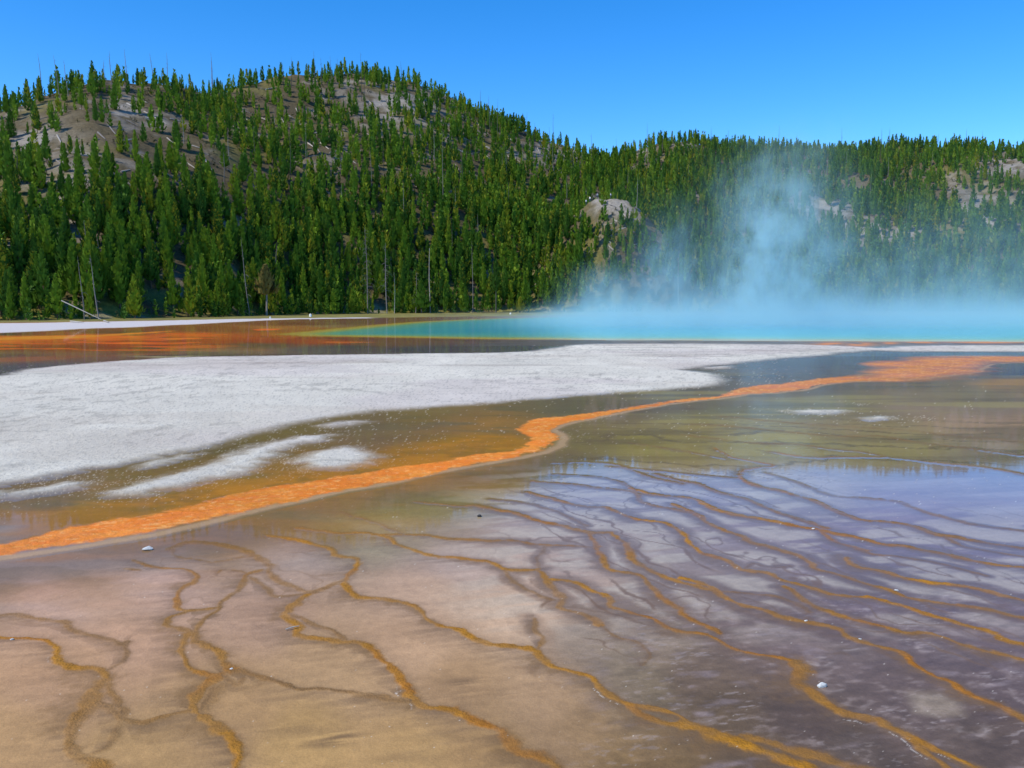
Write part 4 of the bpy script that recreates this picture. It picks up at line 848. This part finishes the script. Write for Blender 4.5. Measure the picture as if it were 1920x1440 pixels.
for a, b, A_, B_ in LG:
    u, v = a
    reg = 'pale rocky left slope' if u < 330 else 'wooded face of the left hill' if u < 650 else 'brown shoulder of the left hill' if u < 960 else 'spur above the saddle' if u < 1120 else 'ground round the gravel overlook' if u < 1300 else 'part of the right hill'
    band = 'upper' if v < 230 else 'middle' if v < 340 else 'lower'
    k = cnt.get((reg, band), 0); cnt[(reg, band)] = k + 1
    log((A_[0], A_[1], A_[2] + .16), (B_[0], B_[1], B_[2] + .16), .17 + .07 * rl.random(), '%s fallen log from the left, %s %s' % (ordw(k), band, reg), 'fallen logs on the hills', M_log if rl.random() < .6 else M_dead)
print('logs', len(LG), time.time() - T0)

# ------------------------------------------------------------------ rail fence on the far shore
p0 = np.array(gpt(715, 585.5)); p1 = np.array(gpt(1010, 583.0)); nseg = 22
fe = empty('rail_fence', (p0[0], p0[1], 0)); tag(fe, 'low wooden rail fence along the far shore under the pines', 'fence')
for k in range(nseg + 1):
    q = p0 + (p1 - p0) * k / nseg - p0; mb = MB(); mb.tube([(q[0], q[1], -.3), (q[0], q[1], 1.15)], [.08, .075], 6); link('post', mb.mesh('post'), M_rail, fe)
for zq in (.55, 1.02):
    q = p1 - p0; mb = MB(); mb.tube([(-.1, -.09, zq), (q[0] * .5, q[1] * .5 - .09, zq + .02), (q[0] + .1, q[1] - .09, zq)], [.06, .06, .06], 6); link('rail', mb.mesh('rail'), M_rail, fe)

# ------------------------------------------------------------------ people on the overlook (a few pixels tall)
def person(u, col_top, col_leg, lab, dz=0, P=None, turn=0):
    if P is None:
        P = None; v_ = 366
        while P is None or P[1] > 300: P = hit(u, v_); v_ += 1.0
    x0_, y0_, z0_ = P
    mb = MB()                        # one continuous skinned body
    V0 = [(0, 0, .93), (0, 0, 1.15), (0, 0, 1.38), (0, 0, 1.50), (0, 0, 1.62), (0, 0, 1.73), (.10, 0, .88), (.11, .02, .48), (.11, 0, .07), (.12, -.14, .03), (-.10, 0, .88), (-.11, -.02, .48), (-.12, .03, .07), (-.13, -.11, .03),
          (.19, 0, 1.40), (.25, .02, 1.12), (.24, -.08, .88), (-.19, 0, 1.40), (-.25, .03, 1.12), (-.22, -.08, .88)]
    E0 = [(0, 1), (1, 2), (2, 3), (3, 4), (4, 5), (0, 6), (6, 7), (7, 8), (8, 9), (0, 10), (10, 11), (11, 12), (12, 13), (2, 14), (14, 15), (15, 16), (2, 17), (17, 18), (18, 19)]
    rad = [.15, .14, .15, .06, .10, .085, .095, .065, .05, .045, .095, .065, .05, .045, .065, .045, .035, .065, .045, .035]
    me = bpy.data.meshes.new('person'); me.from_pydata(V0, E0, []); o = bpy.data.objects.new('person', me); COL.objects.link(o)
    md = o.modifiers.new('skin', 'SKIN'); o.modifiers.new('sub', 'SUBSURF').levels = 1
    for i, s in enumerate(me.skin_vertices[0].data): s.radius = (rad[i], rad[i]); s.use_root = i == 0
    m, nt, b = newmat('clothing'); g = N(nt, 'ShaderNodeTexCoord'); s_ = N(nt, 'ShaderNodeSeparateXYZ'); L(nt, g.outputs['Object'], s_.inputs[0])
    r_ = N(nt, 'ShaderNodeValToRGB'); r_.color_ramp.interpolation = 'CONSTANT'; e = r_.color_ramp.elements
    e[0].color = (*col_leg, 1); e[1].position = .54; e[1].color = (*col_top, 1); q = e.new(.85); q.color = (.45, .27, .18, 1); q = e.new(.95); q.color = (.05, .03, .02, 1)
    L(nt, math_(nt, 'MULTIPLY', s_.outputs['Z'], 1 / 1.8), r_.inputs[0]); L(nt, r_.outputs[0], b.inputs['Base Color']); me.materials.append(m)
    o.location = (x0_, y0_, z0_); o.rotation_euler = (0, 0, turn); tag(o, lab, 'person', 'people on the overlook'); return o
for u, ct, cl, lb, tn in ((1099, (.6, .62, .6), (.05, .05, .08), 'person in a pale top at the left end of the gravel overlook', .4), (1106, (.7, .7, .7), (.06, .07, .12), 'person in a white top beside the left end of the overlook', -.5), (1120, (.35, .4, .45), (.04, .04, .05), 'person in a grey top standing left of the bare gravel', .2),
                          (1145, (.85, .85, .85), (.08, .08, .1), 'person in a bright white top at the middle of the gravel overlook', 1), (1191, (.85, .28, .05), (.5, .2, .08), 'person in an orange top at the right end of the overlook', 0)):
    person(u, ct, cl, lb, turn=tn)

# ------------------------------------------------------------------ stones and twigs lying on the flats
def stone(u, v, s, mat, lab, name='stone', seed=1, sq=(1, .7, .45), rot=0):
    import bmesh
    bm = bmesh.new(); bmesh.ops.create_icosphere(bm, subdivisions=2, radius=1); rs = random.Random(seed)
    cuts = [Vector((rs.uniform(-1, 1), rs.uniform(-1, 1), rs.uniform(-.5, 1))).normalized() for _ in range(7)]
    for v_ in bm.verts:
        for c in cuts:
            d = v_.co.dot(c)
            if d > .62: v_.co -= c * (d - .62) * .95
    me = bpy.data.meshes.new('stone'); bm.to_mesh(me); bm.free()
    o = link(name, me, mat); gx, gy = gpt(u, v); o.location = (gx, gy, s * sq[2] * .45 + .002); o.scale = (s * sq[0], s * sq[1], s * sq[2]); o.rotation_euler = (0, 0, rot)
    tag(o, lab, 'stone'); return o
stone(277, 1031, .055, M_rockw, 'angular white stone on the grey silt below the orange stream', seed=2, rot=.3)
stone(1541, 1288, .034, M_rockw, 'small square white chip beside the gold rim at lower right', seed=5, sq=(1, .6, .7), rot=.2)
stone(898, 969, .030, M_rockd, 'small black stone alone in the lavender shallow', seed=7, sq=(1, .8, .7))
stone(1681, 1108, .020, M_rockw, 'tiny white pebble in the purple shallows at right', seed=9)
stone(1525, 992, .020, M_rockw, 'tiny glinting white pebble on the upper gold rim', seed=10)
stone(1511, 1165, .016, M_rockw, 'tiny white pebble on the gold rim right of centre', seed=11)
stone(1612, 1199, .014, M_rockw, 'tiny pale pebble on the long gold rim toward lower right', seed=12)
stone(22, 1200, .016, M_rockw, 'tiny pale pebble on the gold rim at far left', seed=13)
stone(434, 1255, .014, M_rockw, 'tiny white pebble where the two left rims meet', seed=14)
for u, v, s, lb in ((582, 594, .42, 'small white sinter cone on the far shore between pines'), (957, 589.5, .35, 'pale upright stone on the far shore at the left end of the steam'), (507, 597, .25, 'small pale stone under the brown-crowned pine')):
    stone(u, v, s, M_rockw, lb, seed=int(u), sq=(.7, .7, 1))
gx, gy = gpt(548, 1181); mb = MB(); mb.tube([(-.045, -.02, .012), (0, .005, .02), (.045, .03, .018)], [.004, .005, .003], 6); mb.tube([(0, .005, .02), (.03, -.005, .03)], [.003, .002], 5)
o = link('twig', mb.mesh('twig'), M_log); o.location = (gx, gy, 0); tag(o, 'pale forked twig lying by the gold rim left of centre', 'twig')

# ------------------------------------------------------------------ steam over the pool
def steam():
    x0, x1, y0, y1, z1 = -28, 95, 56, 150, 27
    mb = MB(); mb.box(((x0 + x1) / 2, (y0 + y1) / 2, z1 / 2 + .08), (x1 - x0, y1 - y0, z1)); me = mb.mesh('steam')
    m = bpy.data.materials.new('steam'); m.use_nodes = True; nt = m.node_tree; nt.nodes.clear()
    out = N(nt, 'ShaderNodeOutputMaterial'); pv = N(nt, 'ShaderNodeVolumePrincipled'); L(nt, pv.outputs[0], out.inputs['Volume'])
    geo = N(nt, 'ShaderNodeNewGeometry'); sx_ = N(nt, 'ShaderNodeSeparateXYZ'); L(nt, geo.outputs['Position'], sx_.inputs[0])
    X, Y, Z = sx_.outputs; MM = lambda op, a, b=None, c=None, cl=False: math_(nt, op, a, b, c, cl)
    def ss(a, b, v):
        n_ = N(nt, 'ShaderNodeMapRange', interpolation_type='SMOOTHSTEP'); n_.inputs['From Min'].default_value = a; n_.inputs['From Max'].default_value = b
        n_.inputs['To Min'].default_value = 0; n_.inputs['To Max'].default_value = 1
        if a > b: n_.inputs['From Min'].default_value = b; n_.inputs['From Max'].default_value = a; n_.inputs['To Min'].default_value = 1; n_.inputs['To Max'].default_value = 0
        L(nt, v, n_.inputs['Value']); return n_.outputs[0]
    mp = N(nt, 'ShaderNodeMapping'); L(nt, geo.outputs['Position'], mp.inputs[0]); mp.inputs['Scale'].default_value = (.13, .10, .10)
    n1 = noise(nt, mp.outputs[0], 1, 4, .55)
    mp2 = N(nt, 'ShaderNodeMapping'); L(nt, geo.outputs['Position'], mp2.inputs[0]); mp2.inputs['Scale'].default_value = (.52, .22, .30)
    n2 = noise(nt, mp2.outputs[0], 1, 5, .62)
    # angular position, so the bank begins where the photograph shows it
    ax = MM('DIVIDE', X, Y)          # 0 at centre, .63 right edge
    nz = MM('MULTIPLY_ADD', n2, .7, MM('MULTIPLY', n1, .8))     # ~.75
    # low bank
    hh = MM('MULTIPLY', MM('MULTIPLY_ADD', ss(-.01, .12, ax), .90, .42), MM('MULTIPLY_ADD', n1, 1.9, .0))
    low = MM('EXPONENT', MM('MULTIPLY', MM('POWER', MM('DIVIDE', Z, MM('MULTIPLY', hh, 1.75)), 1.6), -1.0))
    low = MM('MULTIPLY', low, MM('MULTIPLY_ADD', ss(-.05, .12, ax), .035, MM('MULTIPLY', ss(-.14, .0, ax), .006)))
    low = MM('MULTIPLY', low, MM('MULTIPLY_ADD', n2, 1.3, .35))
    # thin tall veil
    veil = MM('MULTIPLY', ss(.48, .75, n1), MM('MULTIPLY', ss(.08, .22, ax), MM('EXPONENT', MM('MULTIPLY', Z, -1 / 6.0))))
    veil = MM('MULTIPLY', veil, .024)
    veil2 = MM('MULTIPLY', MM('MULTIPLY', ss(.40, .7, n2), ss(.30, .42, ax)), MM('MULTIPLY', ss(20, 2, Z), .0075))
    # plumes
    def plume(cx, w0, gz, ztop, k, yc, dr):
        c = MM('ADD', X, MM('MULTIPLY_ADD', Z, -dr, -cx)); c = MM('ADD', c, MM('MULTIPLY', MM('SUBTRACT', n1, .5), 9))
        w = MM('MULTIPLY_ADD', Z, gz, w0); q = MM('DIVIDE', c, w); qy = MM('DIVIDE', MM('SUBTRACT', Y, yc), 11)
        g = MM('EXPONENT', MM('MULTIPLY', MM('ADD', MM('MULTIPLY', q, q), MM('MULTIPLY', qy, qy)), -1))
        g = MM('MULTIPLY', g, ss(ztop, ztop * .25, Z)); return MM('MULTIPLY', MM('MULTIPLY', g, ss(.36, .68, n2)), k)
    p1 = plume(31.5, 3.6, .03, 25, .24, 98, .0); p2 = plume(16.5, 1.4, .10, 15, .10, 90, .12); p3 = plume(10.5, 3.0, .05, 8, .09, 92, .0); p4 = plume(24, 4, .1, 9, .05, 94, 0)
    p5 = plume(52, 8, .3, 18, .022, 100, .1)
    tot = low
    for q in (veil, veil2, p1, p2, p3, p4, p5): tot = MM('ADD', tot, q)
    # only above the pool, fading out at the edges of the box
    ed = MM('MULTIPLY', ss(64, 82, Y), ss(150, 135, Y)); ed = MM('MULTIPLY', ed, ss(26.9, 20, Z)); ed = MM('MULTIPLY', ed, MM('MULTIPLY', ss(95, 88, X), ss(-27, -20, X)))
    tot = MM('MULTIPLY', tot, ed)
    L(nt, tot, pv.inputs['Density']); pv.inputs['Color'].default_value = (.57, .83, .87, 1); pv.inputs['Anisotropy'].default_value = 0.0  # white steam; blue light of pool and sky put into its scatter colour
    m.cycles.volume_interpolation = 'LINEAR'; m.cycles.volume_step_rate = 1.0 if hasattr(m.cycles, 'volume_step_rate') else 1
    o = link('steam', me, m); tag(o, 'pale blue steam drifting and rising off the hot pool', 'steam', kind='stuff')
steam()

# ------------------------------------------------------------------ daylight
SUN_EL, SUN_AZ = 48, -126            # azimuth clockwise from the view direction (negative: to the left)
d = Vector((math.sin(math.radians(SUN_AZ)) * math.cos(math.radians(SUN_EL)), math.cos(math.radians(SUN_AZ)) * math.cos(math.radians(SUN_EL)), math.sin(math.radians(SUN_EL))))
sl = bpy.data.lights.new('sun', 'SUN'); sl.energy = 3.1; sl.angle = math.radians(.5); sl.color = (1, .90, .74)
so_ = bpy.data.objects.new('sun', sl); COL.objects.link(so_); so_.rotation_euler = d.to_track_quat('Z', 'Y').to_euler()
w = bpy.data.worlds.new('World'); sc.world = w; w.use_nodes = True; nt = w.node_tree
bg = nt.nodes['Background']; sk = N(nt, 'ShaderNodeTexSky', sky_type='NISHITA'); sk.sun_disc = False
sk.sun_elevation = math.radians(SUN_EL); sk.sun_rotation = math.radians(SUN_AZ); sk.altitude = 2200; sk.air_density = 1.0; sk.dust_density = .2; sk.ozone_density = 3.0
hs = N(nt, 'ShaderNodeHueSaturation'); hs.inputs['Saturation'].default_value = 1.37; hs.inputs['Value'].default_value = 1.10; hs.inputs['Hue'].default_value = .504
L(nt, sk.outputs[0], hs.inputs['Color']); L(nt, hs.outputs[0], bg.inputs['Color']); bg.inputs['Strength'].default_value = .15
sc.view_settings.view_transform = 'Standard'; sc.view_settings.look = 'None'; sc.view_settings.exposure = .6; sc.view_settings.gamma = 1
sc.cycles.use_denoising = True; sc.cycles.max_bounces = 8; sc.cycles.volume_bounces = 2; sc.cycles.volume_max_steps = 160; sc.cycles.volume_step_rate = 1.0
sc.cycles.transparent_max_bounces = 8
print('script', time.time() - T0)
